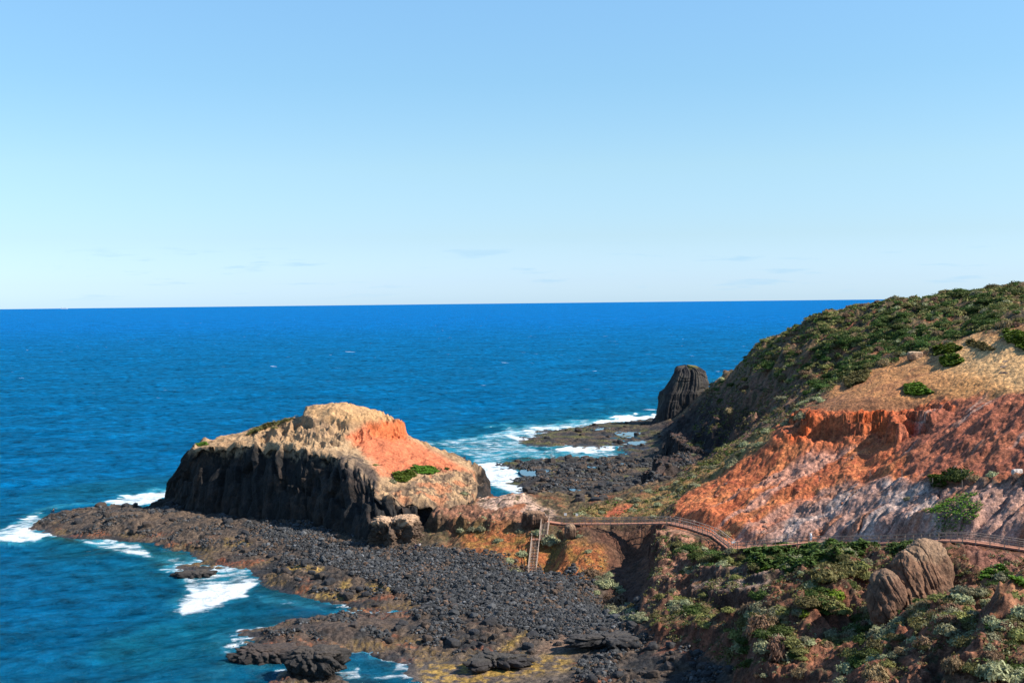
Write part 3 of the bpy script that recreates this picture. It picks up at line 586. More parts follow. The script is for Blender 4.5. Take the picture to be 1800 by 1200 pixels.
ff = N(t,'ShaderNodeMath', operation='MAXIMUM'); l(s4.outputs[0], ff.inputs[0]); l(c2.outputs[0], ff.inputs[1])
fd = N(t,'ShaderNodeBsdfDiffuse'); fd.inputs['Color'].default_value = (.80,.84,.86,1); l(bb.outputs[0], fd.inputs['Normal'])
lw = N(t,'ShaderNodeFresnel'); lw.inputs['IOR'].default_value = 1.33; l(bb.outputs[0], lw.inputs['Normal'])
lm = N(t,'ShaderNodeMath', operation='MINIMUM'); l(lw.outputs[0], lm.inputs[0]); lm.inputs[1].default_value = .09
l(cs.outputs[0], df.inputs['Color'])
x1 = N(t,'ShaderNodeMixShader'); l(lm.outputs[0], x1.inputs[0]); l(df.outputs[0], x1.inputs[1]); l(gl.outputs[0], x1.inputs[2])
x2 = N(t,'ShaderNodeMixShader'); l(ff.outputs[0], x2.inputs[0]); l(x1.outputs[0], x2.inputs[1]); l(fd.outputs[0], x2.inputs[2]); l(x2.outputs[0], o.inputs[0])
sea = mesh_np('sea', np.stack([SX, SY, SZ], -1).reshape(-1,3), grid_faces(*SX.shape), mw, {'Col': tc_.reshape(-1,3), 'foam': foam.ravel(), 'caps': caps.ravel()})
tag(sea, 'deep blue wind ruffled ocean with white surf along the rocks', 'sea', kind='structure')

# ------------------------------------------------------------------ rock headland
def resample(loop, n, closed=True):
    P = np.asarray(loop, float); K = len(P); t_ = np.linspace(0, K, n, endpoint=False); i = np.floor(t_).astype(int); f = (t_-i)[:, None]
    p0, p1, p2, p3 = P[(i-1) % K], P[i % K], P[(i+1) % K], P[(i+2) % K]
    return .5*((2*p1)+(-p0+p2)*f+(2*p0-5*p1+4*p2-p3)*f**2+(-p0+3*p1-3*p2+p3)*f**3)
def normals(G):
    du = np.roll(G, -1, 1)-np.roll(G, 1, 1); dv = np.gradient(G, axis=0); n = np.cross(du, dv); return n/(np.linalg.norm(n, axis=-1, keepdims=True)+1e-9)
W3 = lambda *p: np.array(p, float)
st = [ # base, rim, (low, high)
 (atz(262,892,1.2), at(340,792,317), at(306,872,325), at(311,838,322)),
 (atz(312,897,2.2), at(348,785,314), None, None),
 (atz(354,905,2.6), at(378,783,312), None, None),
 (atz(412,910,2.8), at(428,781,309), None, None),
 (atz(502,922,3.0), at(500,788,301), None, None),
 (atz(550,928,3.0), at(548,794,295), None, None),
 (atz(600,942,3.0), at(600,803,289), None, None),
 (atz(655,962,3.2), at(648,838,280), None, None),
 (atz(690,945,4.0), at(668,872,273), None, None),
 (atz(740,940,4.5), at(735,880,272), None, None),
 (atz(800,925,6.0), at(800,888,273), None, None),
 (atz(838,895,8.0), at(838,868,286), None, None),
 (W3(-4,308,3), at(834,838,303), None, None),
 (W3(-8,330,-1), W3(-13,318,14.5), None, None),
 (W3(-26,350,-1.5), W3(-30,334,18), None, None),
 (W3(-50,360,-1.5), W3(-52,342,20), None, None),
 (W3(-74,356,-1.5), W3(-70,336,20), None, None),
 (W3(-92,344,-1.5), at(350,777,328), at(306,874,336), at(311,842,332))]
B_ = np.array([s[0] for s in st]); Rm = np.array([s[1] for s in st]); B_[:, 2] -= 1.5
M1 = B_*.86+Rm*.14; M1[:, 2] = B_[:, 2]*.72+Rm[:, 2]*.28; M2 = B_*.45+Rm*.55; M2[:, 2] = B_[:, 2]*.3+Rm[:, 2]*.7
for i, s in enumerate(st):
    if s[2] is not None: M1[i] = s[2]; M2[i] = s[3]
SPL = np.array([at(385,777,320), at(500,757,319), at(590,722,320), at(680,760,314), at(740,800,304), at(790,838,297)])
SPs = np.array([0,0,.05,.12,.26,.36,.48,.62,.74,.82,.93,1,1,.95,.68,.45,.22,.05])[:, None]
HP = np.array([*Rm, *[at(*p) for p in ((590,724,320),(560,727,322),(543,732,320),(615,726,322),(645,731,322),(680,747,322),(704,757,322),(708,760,320),(700,768,316),(712,768,318),(620,742,313),
   (600,772,303),(450,766,318),(440,757,323),(480,742,324),(520,734,324),(540,772,304),(500,772,310),(724,776,318),(760,797,312),(800,815,306),(828,826,303),(730,822,295),(700,845,284),(760,850,285),
   (640,800,298),(665,792,303),(395,772,320),(640,760,309),(680,765,312),(560,745,314),(590,730,316),(800,850,292))]])
_K = np.sqrt(((HP[:,None,:2]-HP[None,:,:2])**2).sum(-1)+1.5**2); _nh = len(HP); _m = np.zeros((_nh+1,_nh+1)); _m[:_nh,:_nh] = _K-np.eye(_nh)*.3; _m[_nh,:_nh] = 1; _m[:_nh,_nh] = 1
_wh = np.linalg.solve(_m, np.append(HP[:,2], 0))
def top_h(x, y): return sum(_wh[k_]*np.sqrt((x-HP[k_,0])**2+(y-HP[k_,1])**2+2.25) for k_ in range(_nh)) + _wh[_nh]
NU = 1150
rb, rm1, rm2, rr_ = [resample(a_, NU) for a_ in (B_, M1, M2, Rm)]; rt = np.clip(resample(SPs, NU)[:,0],0,1)*5; rs = np.stack([np.interp(rt, np.arange(6), SPL[:,q_]) for q_ in range(3)], -1)
rows = []
for a_, b_, n_s in ((rb, rm1, 16), (rm1, rm2, 36), (rm2, rr_, 28)):
    for q in range(n_s): f = q/n_s; rows.append(a_*(1-f)+b_*f)
nwall = len(rows)
for q in range(111):
    f = q/110; p = rr_*(1-f)+rs*f; p = p.copy(); p[:, 2] = top_h(p[:,0], p[:,1]); rows.append(p)
G = np.array(rows); V_, U_n = G.shape[:2]; nrm = normals(G)
if (nrm[nwall//2]*(G[nwall//2]-G[nwall//2].mean(0))).sum(-1).mean() < 0: nrm = -nrm
arc = np.concatenate([[0], np.cumsum(np.linalg.norm(np.diff(rr_[:, :2], axis=0), axis=1))]); AR = np.tile(arc, (V_, 1))
wv_ = np.clip(np.arange(V_)/nwall, 0, 1)[:, None]*np.ones((1, U_n)); wall = sstep(1.10, .93, np.arange(V_)/nwall)[:, None]*np.ones((1,U_n))
x, y, z = G[...,0], G[...,1], G[...,2]
f1, f2, cid = worley2(AR*.42+.5*vn2(AR*.2, z*.15, 301), z*.09+.6*vn2(AR*.15, z*.1, 314), 302)
g1, g2, gid = worley2(AR*1.0+.3*vn2(AR*.5, z*.5, 315), z*.30, 303)
colm = ((f2-f1)*1.2 + (cid-.5)*1.5)*.75 + (gid-.5)*.45
bulge = fbm3(x*.06, y*.06, z*.03, 3, 304)*2.6 + fbm3(x*.3, y*.3, z*.12, 4, 305)*.8
colm = colm-1.3*(wv_ > .35+.75*cid)+.5
rightn = sstep(-60, -35, x)     # the nearer end is more broken up
dsp = wall*(colm*(1-.2*rightn)+bulge*(.6+.5*rightn)-.5)*sstep(0, .1, wv_+.05) 
toppx, toppy = proj(x, y, z)
topn = (1-wall)*(fbm3(x*.35, y*.35, z*.5, 5, 306)*.55)
cap = poly_mask(toppx+3*vn2(x*.3,y*.3,320), toppy+2.5*vn2(x*.35,y*.35,321), [(530,742),(545,722),(590,700),(650,700),(730,735),(722,762),(690,760),(664,757),(640,752),(610,754),(580,748),(550,756)], 1.3)
topn += (1-wall)*cap*2.3
band = poly_mask(toppx, toppy, [(595,742),(640,745),(712,738),(718,772),(640,770),(600,768)], 4)
topn += (1-wall)*band*(ridg2(x*.35, y*.5, 4, 323)-.6)*1.8
crag = poly_mask(toppx, toppy, [(440,770),(480,745),(540,735),(600,742),(640,765),(620,785),(560,790),(460,785)], 8)
topn += (1-wall)*crag*(ridg2(x*.17, y*.17, 4, 307)-.5)*3.6*(1-cap)
low = poly_mask(toppx, toppy, [(655,890),(660,845),(700,855),(780,820),(845,830),(845,900),(700,900)], 8)
topn += (1-wall)*low*(ridg2(x*.2, y*.2, 4, 308)-.45)*1.3
rim = np.exp(-((np.arange(V_)/nwall-1)/.09)**2)[:, None]*vn2(AR*.35, AR*0, 309)*1.1
G2 = G + nrm*dsp[..., None]; G2[..., 2] += topn + rim - .2*wall
x, y, z = G2[...,0], G2[...,1], G2[...,2]; hp, hq = proj(x, y, z)
wq = 5*fbm2(x*.3+z*.2, y*.3, 3, 311); hx, hy_ = hp+wq, hq+.7*wq
up_ = np.abs(normals(G2)[..., 2])
na = .5+.5*np.clip(fbm3(x*.25, y*.25, z*.25, 4, 312), -1, 1); nb_ = .5+.5*np.clip(fbm3(x*1.1, y*1.1, z*.7, 3, 313), -1, 1)
hc = np.zeros(x.shape+(3,)) + np.array((.018,.016,.015)); hc = mixc(hc, (.055,.036,.026), sstep(.35,.7,na)*sstep(.2,.7,nb_)); hc = mixc(hc, (.022,.021,.022), sstep(.55,.8,nb_)*.6)
topm = (1-wall)
hc = mixc(hc, (.38,.235,.125), topm); hc = mixc(hc, (.22,.14,.085), topm*crag*sstep(.38,.62,nb_)*.9); hc = mixc(hc, (.30,.18,.095), topm*sstep(.5,.75,na)); 
hc = mixc(hc, (.13,.085,.055), topm*low*sstep(.30,.55,nb_)*.9); hc = mixc(hc, (.42,.17,.08), topm*low*sstep(.5,.7,na)*.8)
hc = mixc(hc, (.44,.255,.12), topm*poly_mask(hx, hy_, [(540,720),(590,700),(650,712),(710,738),(700,745),(600,742),(550,735)], 5))
hc = mixc(hc, (.50,.145,.065), topm*poly_mask(hx, hy_, [(640,745),(700,738),(716,745),(716,770),(770,798),(820,825),(780,828),(730,825),(690,835),(668,835),(640,800),(610,770)], 6))
hc = mixc(hc, (.50,.125,.04), topm*poly_mask(hx, hy_, [(645,745),(712,738),(714,768),(690,775),(650,765)], 5)*.8)
hc = mixc(hc, (.055,.042,.036), poly_mask(hx, hy_, [(590,795),(625,795),(650,815),(665,835),(665,865),(640,850),(600,820)], 5)*.9)
hc = mixc(hc, (.38,.25,.14), topm*poly_mask(hx, hy_, [(430,780),(560,770),(620,775),(680,830),(640,815),(600,797),(500,790)], 6)*sstep(.3,.6,nb_)*.8)
hc = mixc(hc, (.24,.16,.10), wall*sstep(.86,.97,wv_+.08*(na-.5)*2)*sstep(.3,.6,nb_))       # pale soil spilling over the rim
M_HEAD = rock_mat('headland rock', scales=(.7, 2.5, 7.0), contrast=.40, bump=.5, bdist=.3, cracks=.25, vscale=1.3)
hd = mesh_np('headland', G2.reshape(-1,3), grid_faces(V_, U_n, True), M_HEAD, {'Col': hc.reshape(-1,3)})
tag(hd, 'black basalt cliff headland capped with tan and orange earth, out in the sea', 'headland', kind='structure')
HG = G2; HPX, HPY = hp, hq
def hit_head(px, py):
    k_ = np.argmin(((HPX-px)**2+(HPY-py)**2 + 1e6*(np.arange(V_) < nwall)[:, None] + 40*np.maximum(HG[...,1]-325, 0)).ravel()); return HG.reshape(-1,3)[k_].copy()

# ------------------------------------------------------------------ free-standing rocks
def cubesphere(n):
    vs = []; fs = []; off = 0; t_ = np.tan(np.linspace(-1,1,n+1)*math.pi/4)
    A_, B2 = np.meshgrid(t_, t_)
    for ax in range(3):
        for sg in (-1,1):
            P = np.zeros((n+1,n+1,3)); P[...,ax] = sg; P[...,(ax+1)%3] = A_*sg; P[...,(ax+2)%3] = B2
            P /= np.linalg.norm(P, axis=-1, keepdims=True); vs.append(P.reshape(-1,3)); fs.append(grid_faces(n+1,n+1)+off); off += (n+1)**2
    return np.concatenate(vs), np.concatenate(fs)
def weld(V, F):
    key = np.round(V*1e4).astype(np.int64); _, i, inv = np.unique(key, axis=0, return_index=True, return_inverse=True); inv = inv.ravel(); return V[i], inv[F]
def rock_shape(size, n=24, seed=1, box=.5, flute=0.0, amp=.22, fs=1.0, lean=(0,0), facet=.0, pillow=.0, groove=.0):
    V, F = weld(*cubesphere(n)); S = np.array(size)
    p = np.abs(V)**(1+2.2*box); V2 = V/(p.sum(1)[:, None])**(1/(3.0+2.2*box-2)) if box > 0 else V.copy()
    V2 = V*(1/np.maximum(np.abs(V).max(1)[:, None], 1e-6))*box + V*(1-box)
    q = V2*S; f = fbm3(q[:,0]*.45*fs, q[:,1]*.45*fs, q[:,2]*.3*fs, 5, seed, .52)
    fl = 0
    if flute: 
        a_ = np.arctan2(q[:,1], q[:,0]); fl = flute*(ridg2(a_*2.6+seed, q[:,2]*.06, 4, seed+3)-.5)*(np.abs(V[:,2]) < .97)
    if facet:
        c1_, c2_, ci = worley2(q[:,0]*.6*fs+q[:,2]*.5, q[:,1]*.6*fs+q[:,2]*.4, seed+8); f = f+facet*(ci-.5)*2
    if groove:
        g1_ = np.abs(fbm3(q[:,0]*.42+q[:,2]*.20, q[:,1]*.25-q[:,2]*.10, q[:,2]*.05, 3, seed+20)); g2_ = np.abs(fbm3(q[:,0]*.9+q[:,2]*.5, q[:,1]*.5, q[:,2]*.15, 2, seed+21)); f = f-groove*(np.exp(-(g1_/.09)**2)+.45*np.exp(-(g2_/.10)**2))/amp
    if pillow:
        c1_, c2_, ci = worley2(q[:,0]*.9+q[:,2]*.6, q[:,1]*.9+q[:,2]*.5, seed+9); f = f+(pillow*(.45-c1_)+.5*pillow*(ci-.5))/amp
    r_ = 1+amp*f+fl; V3 = q*np.stack([r_, r_, 1+(r_-1)*.5], -1)
    V3[:,0] += lean[0]*V3[:,2]; V3[:,1] += lean[1]*V3[:,2]; return V3, F, V
def put_rock(name, pos, size, mat, side, top, label, cat, group=None, rot=0, sink=.3, **kw):
    V3, F_r, V0 = rock_shape(size, **kw); c, s = math.cos(rot), math.sin(rot)
    V4 = np.stack([V3[:,0]*c-V3[:,1]*s, V3[:,0]*s+V3[:,1]*c, V3[:,2]+size[2]*(1-sink)], -1)
    wpos = V4+np.array(pos); nz_ = .5+.5*np.clip(fbm3(wpos[:,0]*.6, wpos[:,1]*.6, wpos[:,2]*.6, 4, 5), -1, 1)
    tm = sstep(.45,.75,V0[:,2]+.35*(nz_-.5)); c_ = np.zeros((len(V4),3))+np.array(side); c_ = mixc(c_, np.array(side)*.55, sstep(.5,.7,nz_)*.8); c_ = mixc(c_, top, tm)
    o_ = mesh_np(name, V4, F_r, mat, {'Col': c_}); o_.location = pos; tag(o_, label, cat, group); return o_
M_ROCK = rock_mat('outcrop rock', scales=(.9, 3.5), contrast=.5, bump=.6, bdist=.3, cracks=.2, vscale=1.5)
M_BAS = rock_mat('basalt', scales=(1.5, 5.0), contrast=.4, bump=.4, bdist=.2, cracks=.2, vscale=2)

# the columnar stack at the end of the far hill
lv = [(752,1148,1250),(735,1154,1246),(715,1157,1243),(700,1161,1243),(690,1163,1243),(684,1168,1243),(672,1174,1243),(662,1181,1240),(655,1186,1237),(650,1188,1231),(646,1192,1221)]
rings = []; nst = 640; dpt = 540.0; th = np.linspace(0, 2*math.pi, nst, endpoint=False)
fine = []
for i in range(len(lv)-1):
    k_ = 16 if i < len(lv)-2 else 8
    for q in range(k_): f = q/k_; fine.append([lv[i][j]*(1-f)+lv[i+1][j]*f for j in range(3)])
fine.append(list(lv[-1]))
zb = at(1200, 752, dpt)[2]
for i, (py, xl, xr) in enumerate(fine):
    a_ = at(xl, py, dpt); b_ = at(xr, py, dpt); c_ = (a_+b_)/2; hw = (b_[0]-a_[0])/2; dep = max(hw*.85, 1)
    ca_, sa_ = np.cos(th), np.sin(th); e_ = .5; r_ = 1/(np.abs(ca_)**(2/e_)+np.abs(sa_)**(2/e_))**(e_/2)
    rings.append(np.stack([c_[0]+hw*r_*ca_, dpt+dep*r_*sa_-(.0), np.full(nst, c_[2])], -1))
for q in (.75,.5,.25,.05):
    rr0 = rings[len(fine)-1]; c_ = rr0.mean(0); p = c_+(rr0-c_)*q; p[:,2] += .5*(1-q); rings.append(p)
G = np.array(rings); rel = G[...,0]-G[...,0].mean(1, keepdims=True); an = np.tile(th, (G.shape[0],1)); z = G[...,2]
f1, f2, cid = worley2(an*7.5+.15*vn2(an*3, z*.2, 401), z*.035, 402); g1, g2, gid = worley2(an*16, z*.09, 403)
cc = G.mean(1, keepdims=True); rdir = G-cc; rdir[...,2] = 0; rl = np.linalg.norm(rdir, axis=-1, keepdims=True)+1e-6; rdir /= rl
dsp = (f2-f1)*.35+(cid-.5)*.9+(gid-.5)*.4+fbm3(G[...,0]*.12, G[...,1]*.12, z*.1, 3, 404)*.9
hf = (np.arange(G.shape[0])/G.shape[0])[:, None]
dsp = dsp*(1-.3*hf)+.7*np.round(2.2*vn3(G[...,0]*.16, G[...,1]*.16, G[...,2]*.22, 407))/2.2
G2 = G+rdir*(dsp*np.clip(rl[...,0]/3, 0, 1))[..., None]; G2[...,2] += (cid-.5)*1.8*sstep(.75,.97,hf)
sc_ = np.zeros(G2.shape)+np.array((.036,.032,.031)); nn = .5+.5*np.clip(fbm3(G2[...,0]*.3, G2[...,1]*.3, G2[...,2]*.1, 3, 405), -1, 1); sc_ = mixc(sc_, (.07,.06,.05), sstep(.5,.75,nn))
sc_ = mixc(sc_, (.16,.14,.04), sstep(.93,.97,hf*np.ones_like(nn))*(G2[...,0] > at(1208,650,dpt)[0]))
stack = mesh_np('sea_stack', G2.reshape(-1,3), grid_faces(G.shape[0], nst, True), M_BAS, {'Col': sc_.reshape(-1,3)})
tag(stack, 'tall dark columnar rock stack rising from the reef at the foot of the far hill', 'sea stack')

# ------------------------------------------------------------------ outcrops and boulders that stand out
BK = (.035,.030,.028); BR = (.10,.062,.042); RD = (.24,.085,.045); TN = (.34,.22,.14)
def outcrop(px, py, d, size, side, top, label, rot=0, sink=.3, dz=0, name='rock_outcrop', cat='rock outcrop', group=None, mat=None, absz=False, **kw):
    p = at(px, py, d); gz = float(ground_z(p[0], p[1])) if dz is not None else p[2]
    if not absz: p[2] = gz+(dz or 0)
    return put_rock(name, tuple(p), size, mat or M_ROCK, side, top, label, cat, group, rot, sink, **kw)
outcrop(1622,1062,160,(4.0,2.7,4.7), (.185,.098,.058),(.25,.155,.095), 'large smooth pinkish brown boulder with slanting grooves below the boardwalk', n=120, seed=11, box=.22, amp=.16, groove=.10, sink=.34, lean=(.20,.42), rot=.15, name='boulder', cat='boulder', absz=True)
outcrop(1558,1082,158,(2.1,2.2,3.6), (.15,.08,.05),(.20,.12,.075), 'narrow brown boulder leaning on the left side of the large smooth one', n=90, seed=12, box=.18, amp=.18, groove=.14, sink=.34, lean=(.10,.34), name='boulder', cat='boulder', absz=True)
outcrop(692,948,263,(5.2,3.8,3.3), (.10,.065,.045),(.42,.27,.17), 'rounded tan topped boulder mound at the right foot of the rock headland', n=80, seed=17, box=.25, flute=.16, amp=.45, sink=.25, dz=-.4)
outcrop(940,925,257,(2.6,1.8,2.0), (.10,.055,.035),(.27,.16,.10), 'small dark outcrop tucked against the top of the stairs', n=40, seed=20, box=.4, flute=.18, amp=.3, sink=.4, dz=-.3)
outcrop(1003,945,246,(1.2,1.1,1.7), (.17,.10,.065),(.22,.14,.09), 'pointed brown rock standing right of the stairs', n=30, seed=21, box=.2, flute=.1, amp=.2, sink=.25)
outcrop(1137,842,350,(1.3,1.3,2.6), (.05,.032,.028),(.10,.06,.045), 'upright brown rock standing on the reef in the far bay', n=30, seed=25, box=.3, flute=.2, amp=.3, sink=.25, mat=M_BAS)
outcrop(1607,632,292,(1.7,1.1,1.0), (.42,.26,.16),(.50,.34,.22), 'pale block of rock at the edge of the tan brow', n=24, seed=27, box=.6, amp=.2, sink=.15, name='boulder', cat='boulder')
outcrop(1788,834,190,(.9,.6,.55), (.55,.48,.42),(.62,.55,.50), 'small whitish boulder at the right edge of the red slope', n=20, seed=28, box=.5, amp=.2, sink=.1, name='boulder', cat='boulder')
outcrop(555,1172,182,(4.6,3.2,2.1), (.034,.030,.028),(.055,.045,.038), 'isolated domed black rock at the bottom edge of the tidal inlet', n=80, seed=29, box=.1, amp=.3, pillow=.3, sink=.25, dz=-.1, mat=M_BAS)
outcrop(470,1142,192,(6.5,3.4,1.6), (.034,.029,.027),(.060,.045,.038), 'low black rock tongue left of the big reef block', n=80, seed=30, box=.1, amp=.35, pillow=.3, sink=.35, dz=-.1, mat=M_BAS)
outcrop(348,1004,252,(4.0,2.0,.8), (.035,.030,.028),(.055,.045,.038), 'small low reef awash in the surf', n=50, seed=32, box=.1, amp=.45, pillow=.3, sink=.35, mat=M_BAS)
outcrop(870,1178,184,(4.2,2.6,1.1), (.034,.030,.030),(.055,.048,.042), 'dark rubbly rock island surrounded by yellow seaweed', n=80, seed=33, box=.05, amp=.5, pillow=.45, sink=.3, mat=M_BAS)
outcrop(1078,1152,190,(6.0,2.4,.9), (.034,.032,.032),(.055,.048,.044), 'long low heap of dark rocks on the wet flat at the bottom', n=80, seed=34, box=.05, amp=.6, pillow=.45, sink=.3, mat=M_BAS)
outcrop(1060,1128,196,(.7,.6,.5), BK, BK, 'single round black stone on the sandy wet flat', n=16, seed=35, box=.1, amp=.2, sink=.2, mat=M_BAS, name='boulder', cat='boulder')

# loose boulders: a few shapes, copied
bs = []
for i in range(5):
    V3, F_r, V0 = rock_shape((1, .8, .62), n=12, seed=60+i*7, box=.45, amp=.35, facet=.12); c_ = np.zeros((len(V3),3))+np.array([(.034,.032,.033),(.045,.036,.031),(.028,.028,.031),(.06,.044,.035),(.05,.04,.036)][i])
    me_o = mesh_np('boulder', V3, F_r, M_BAS, {'Col': c_}); bs.append(me_o.data); bpy.data.objects.remove(me_o)
rs_ = []
for i in range(2):
    V3, F_r, V0 = rock_shape((1, .8, .62), n=12, seed=160+i*7, box=.45, amp=.35, facet=.12); me_o = mesh_np('boulder', V3, F_r, M_ROCK, {'Col': np.zeros((len(V3),3))+np.array([(.30,.12,.07),(.26,.15,.11)][i])}); rs_.append(me_o.data); bpy.data.objects.remove(me_o)
def strew(poly, n, smin, smax, label, group, **kw):
    src = kw.pop('src', bs)
    for p in scatter(poly, n, **kw):
        s = random.uniform(smin, smax)*random.uniform(.7,1.1); o_ = bpy.data.objects.new('boulder', random.choice(src)); link(o_)
        o_.location = (p[0], p[1], p[2]+s*.22); o_.rotation_euler = (random.uniform(-.3,.3), random.uniform(-.3,.3), random.uniform(0,6.3)); o_.scale = (s, s*random.uniform(.8,1.1), s*random.uniform(.8,1.2))
        tag(o_, label, 'boulder', group)
strew([(90,885),(300,890),(450,915),(440,960),(250,950),(100,925)], 28, .5, 1.3, 'black boulder lying on the rock shelf that points left into the sea', 'boulders on the left rock shelf', zmin=.6)
strew([(280,960),(460,970),(520,1050),(620,1055),(560,990),(400,960)], 30, .4, 1.1, 'dark boulder beside the white surf of the cove', 'boulders along the cove edge', zmin=.3)
strew([(560,1030),(800,1050),(860,1090),(700,1070),(600,1060)], 24, .4, 1.0, 'dark boulder on the reef between the inlet and the cobble beach', 'boulders on the middle reef', zmin=.6)
strew([(620,1090),(860,1090),(1000,1130),(900,1160),(720,1140),(600,1120)], 36, .4, 1.0, 'dark boulder on the rubble flat above the yellow seaweed', 'boulders on the rubble flat', zmin=.4)
strew([(1010,1120),(1110,1100),(1300,1190),(1250,1200),(1020,1200)], 40, .4, .9, 'black boulder at the lower right end of the cobble beach', 'boulders at the lower right beach end', zmin=.8)
strew([(900,805),(1150,790),(1200,860),(1000,895),(900,860)], 66, .6, 1.7, 'black boulder on the reef of the far bay behind the isthmus', 'boulders in the far bay', zmin=.3)
strew([(930,770),(1060,740),(1160,735),(1160,790),(1000,785)], 30, .6, 1.4, 'dark boulder on the outer reef in front of the columnar stack', 'boulders on the outer reef', zmin=.3)
strew([(640,955),(800,965),(960,1015),(1090,1070),(1100,1090),(940,1030),(760,985)], 18, .35, .8, 'brown black boulder along the sandy top edge of the cobble beach', 'boulders along the top of the beach', zmin=1)
strew([(1180,880),(1300,840),(1500,800),(1500,900),(1330,945),(1220,915)], 20, .3, .75, 'loose rock lying on the red earth slope', 'loose rocks on the red slope', zmin=1, src=rs_)

# cobbles nobody could count
phi = (1+5**.5)/2
ico = np.array([(-1,phi,0),(1,phi,0),(-1,-phi,0),(1,-phi,0),(0,-1,phi),(0,1,phi),(0,-1,-phi),(0,1,-phi),(phi,0,-1),(phi,0,1),(-phi,0,-1),(-phi,0,1)])/math.sqrt(1+phi*phi)
icf = np.array([(0,11,5),(0,5,1),(0,1,7),(0,7,10),(0,10,11),(1,5,9),(5,11,4),(11,10,2),(10,7,6),(7,1,8),(3,9,4),(3,4,2),(3,2,6),(3,6,8),(3,8,9),(4,9,5),(2,4,11),(6,2,10),(8,6,7),(9,8,1)])
cand = SEEN & (MK['lo'] > .3) & (TZ > .5) & (TY < 330)
prob = (np.clip(MK['cob'], 0, 1)*1.0 + (.14*sstep(.55,.8,vary(TX,TY,501,.12)))*sstep(.8,1.4,TZ)*(1-MK['flat']))*cand*CELL
prob *= sstep(.25,.5,vary(TX,TY,502,.07)*.6+.4)
fc = SEEN & (TY > 330) & (TZ > .6) & (MK['lo'] > .3) & (TY < 420); prob = prob + .22*fc*CELL*sstep(.45,.7,vary(TX,TY,503,.09))
idx = np.flatnonzero(prob.ravel() > 1e-6); wg = prob.ravel()[idx]; pk = rng.choice(idx, size=54000, replace=False, p=wg/wg.sum())
pc = Vt[pk]+np.c_[rng.uniform(-.15,.15,(len(pk),2)), np.zeros(len(pk))]; ss = rng.lognormal(-1.72, .48, len(pk)).clip(.08,.95); ss *= np.where(pc[:,1] > 330, 1.35, 1.0)
S3 = ss[:, None, None]*np.stack([rng.uniform(.75,1.25,len(pk)), rng.uniform(.7,1.1,len(pk)), rng.uniform(.55,.95,len(pk))], -1)[:, None, :]
rotz = rng.uniform(0, 6.28, len(pk)); tl = rng.uniform(-.5,.5,len(pk))
Vc = ico[None]*S3*(1+rng.uniform(-.22,.22,(len(pk),12,1)))
cz, sz_ = np.cos(rotz)[:, None], np.sin(rotz)[:, None]; ct, st_ = np.cos(tl)[:, None], np.sin(tl)[:, None]
y2 = Vc[...,1]*ct-Vc[...,2]*st_; z2 = Vc[...,1]*st_+Vc[...,2]*ct; x2 = Vc[...,0]
Vc = np.stack([x2*cz-y2*sz_, x2*sz_+y2*cz, z2], -1)+pc[:, None, :]; Vc[...,2] += (ss*.25)[:, None]
cc_ = np.array((.043,.043,.044))*rng.lognormal(0,.45,(len(pk),1)); br_ = rng.random(len(pk)) < .06+.30*sstep(.5,.7,.5+.5*fbm2(pc[:,0]*.08, pc[:,1]*.08, 3, 530)); cc_[br_] = np.array((.10,.065,.045))*rng.uniform(.6,1.2,(br_.sum(),1))
M_COB = rock_mat('beach cobble stone', scales=(3.0,), contrast=.3, bump=.2, bdist=.05, rough=.85)
cob = mesh_np('cobbles', Vc.reshape(-1,3), (icf[None]+12*np.arange(len(pk))[:, None, None]).reshape(-1,3), M_COB, {'Col': np.repeat(cc_, 12, 0)}, smooth=False)
tag(cob, 'dark grey basalt cobbles covering the beach below the stairs', 'cobbles', kind='stuff')

# ------------------------------------------------------------------ tide pools
mp_w = newmat('pool water'); t = mp_w.node_tree; p = N(t,'ShaderNodeBsdfPrincipled'); p.inputs['Base Color'].default_value = (.02,.06,.09,1); p.inputs['Roughness'].default_value = .07; p.inputs['IOR'].default_value = 1.45
p.inputs['Specular IOR Level'].default_value = .8
o = N(t,'ShaderNodeOutputMaterial'); t.links.new(p.outputs[0], o.inputs[0])
pools = [([(1080,760),(1100,757),(1142,757),(1146,766),(1100,769)], 'blue tide pool on the outer reef in front of the columnar stack'),
 ([(1040,752),(1070,749),(1078,753),(1045,756)], 'narrow pale tide pool near the top of the outer reef'),
 ([(1105,776),(1150,774),(1152,781),(1115,782)], 'thin tide pool at the lower right side of the outer reef'),
 ([(915,826),(950,820),(975,829),(972,836),(925,836)], 'wide blue tide pool near the left end of the inner reef'),
 ([(990,822),(1022,821),(1026,830),(995,831)], 'small tide pool in the middle of the inner reef'),
 ([(1035,817),(1090,812),(1135,815),(1100,821),(1040,822)], 'long shallow tide pool along the back of the inner reef'),
 ([(1000,856),(1030,848),(1036,858),(1010,863)], 'tide pool among the boulders of the inner reef'),
 ]
for pg, lb in pools:
    m_ = (poly_mask(PX, PY, pg, 1.) > .5) & SEEN
    zl = float(np.median(TZ[m_]))+.02 if m_.any() else 1.0
    P = np.array([atz(a_, b_, zl) for a_, b_ in pg]); ol = resample(P, 40); ol[:,2] = zl; c_ = ol.mean(0); c_[2] = zl
    bm_v = np.concatenate([c_[None], ol, ol-(0,0,.6)]); fc_ = [(0, 1+i, 1+(i+1) % 40) for i in range(40)] + [(1+i, 41+i, 1+(i+1) % 40) for i in range(40)] + [(41+i, 41+(i+1) % 40, 1+(i+1) % 40) for i in range(40)]
    tag(mesh_np('tide_pool', bm_v, np.array(fc_), mp_w, smooth=False), lb, 'tide pool', kind='structure')

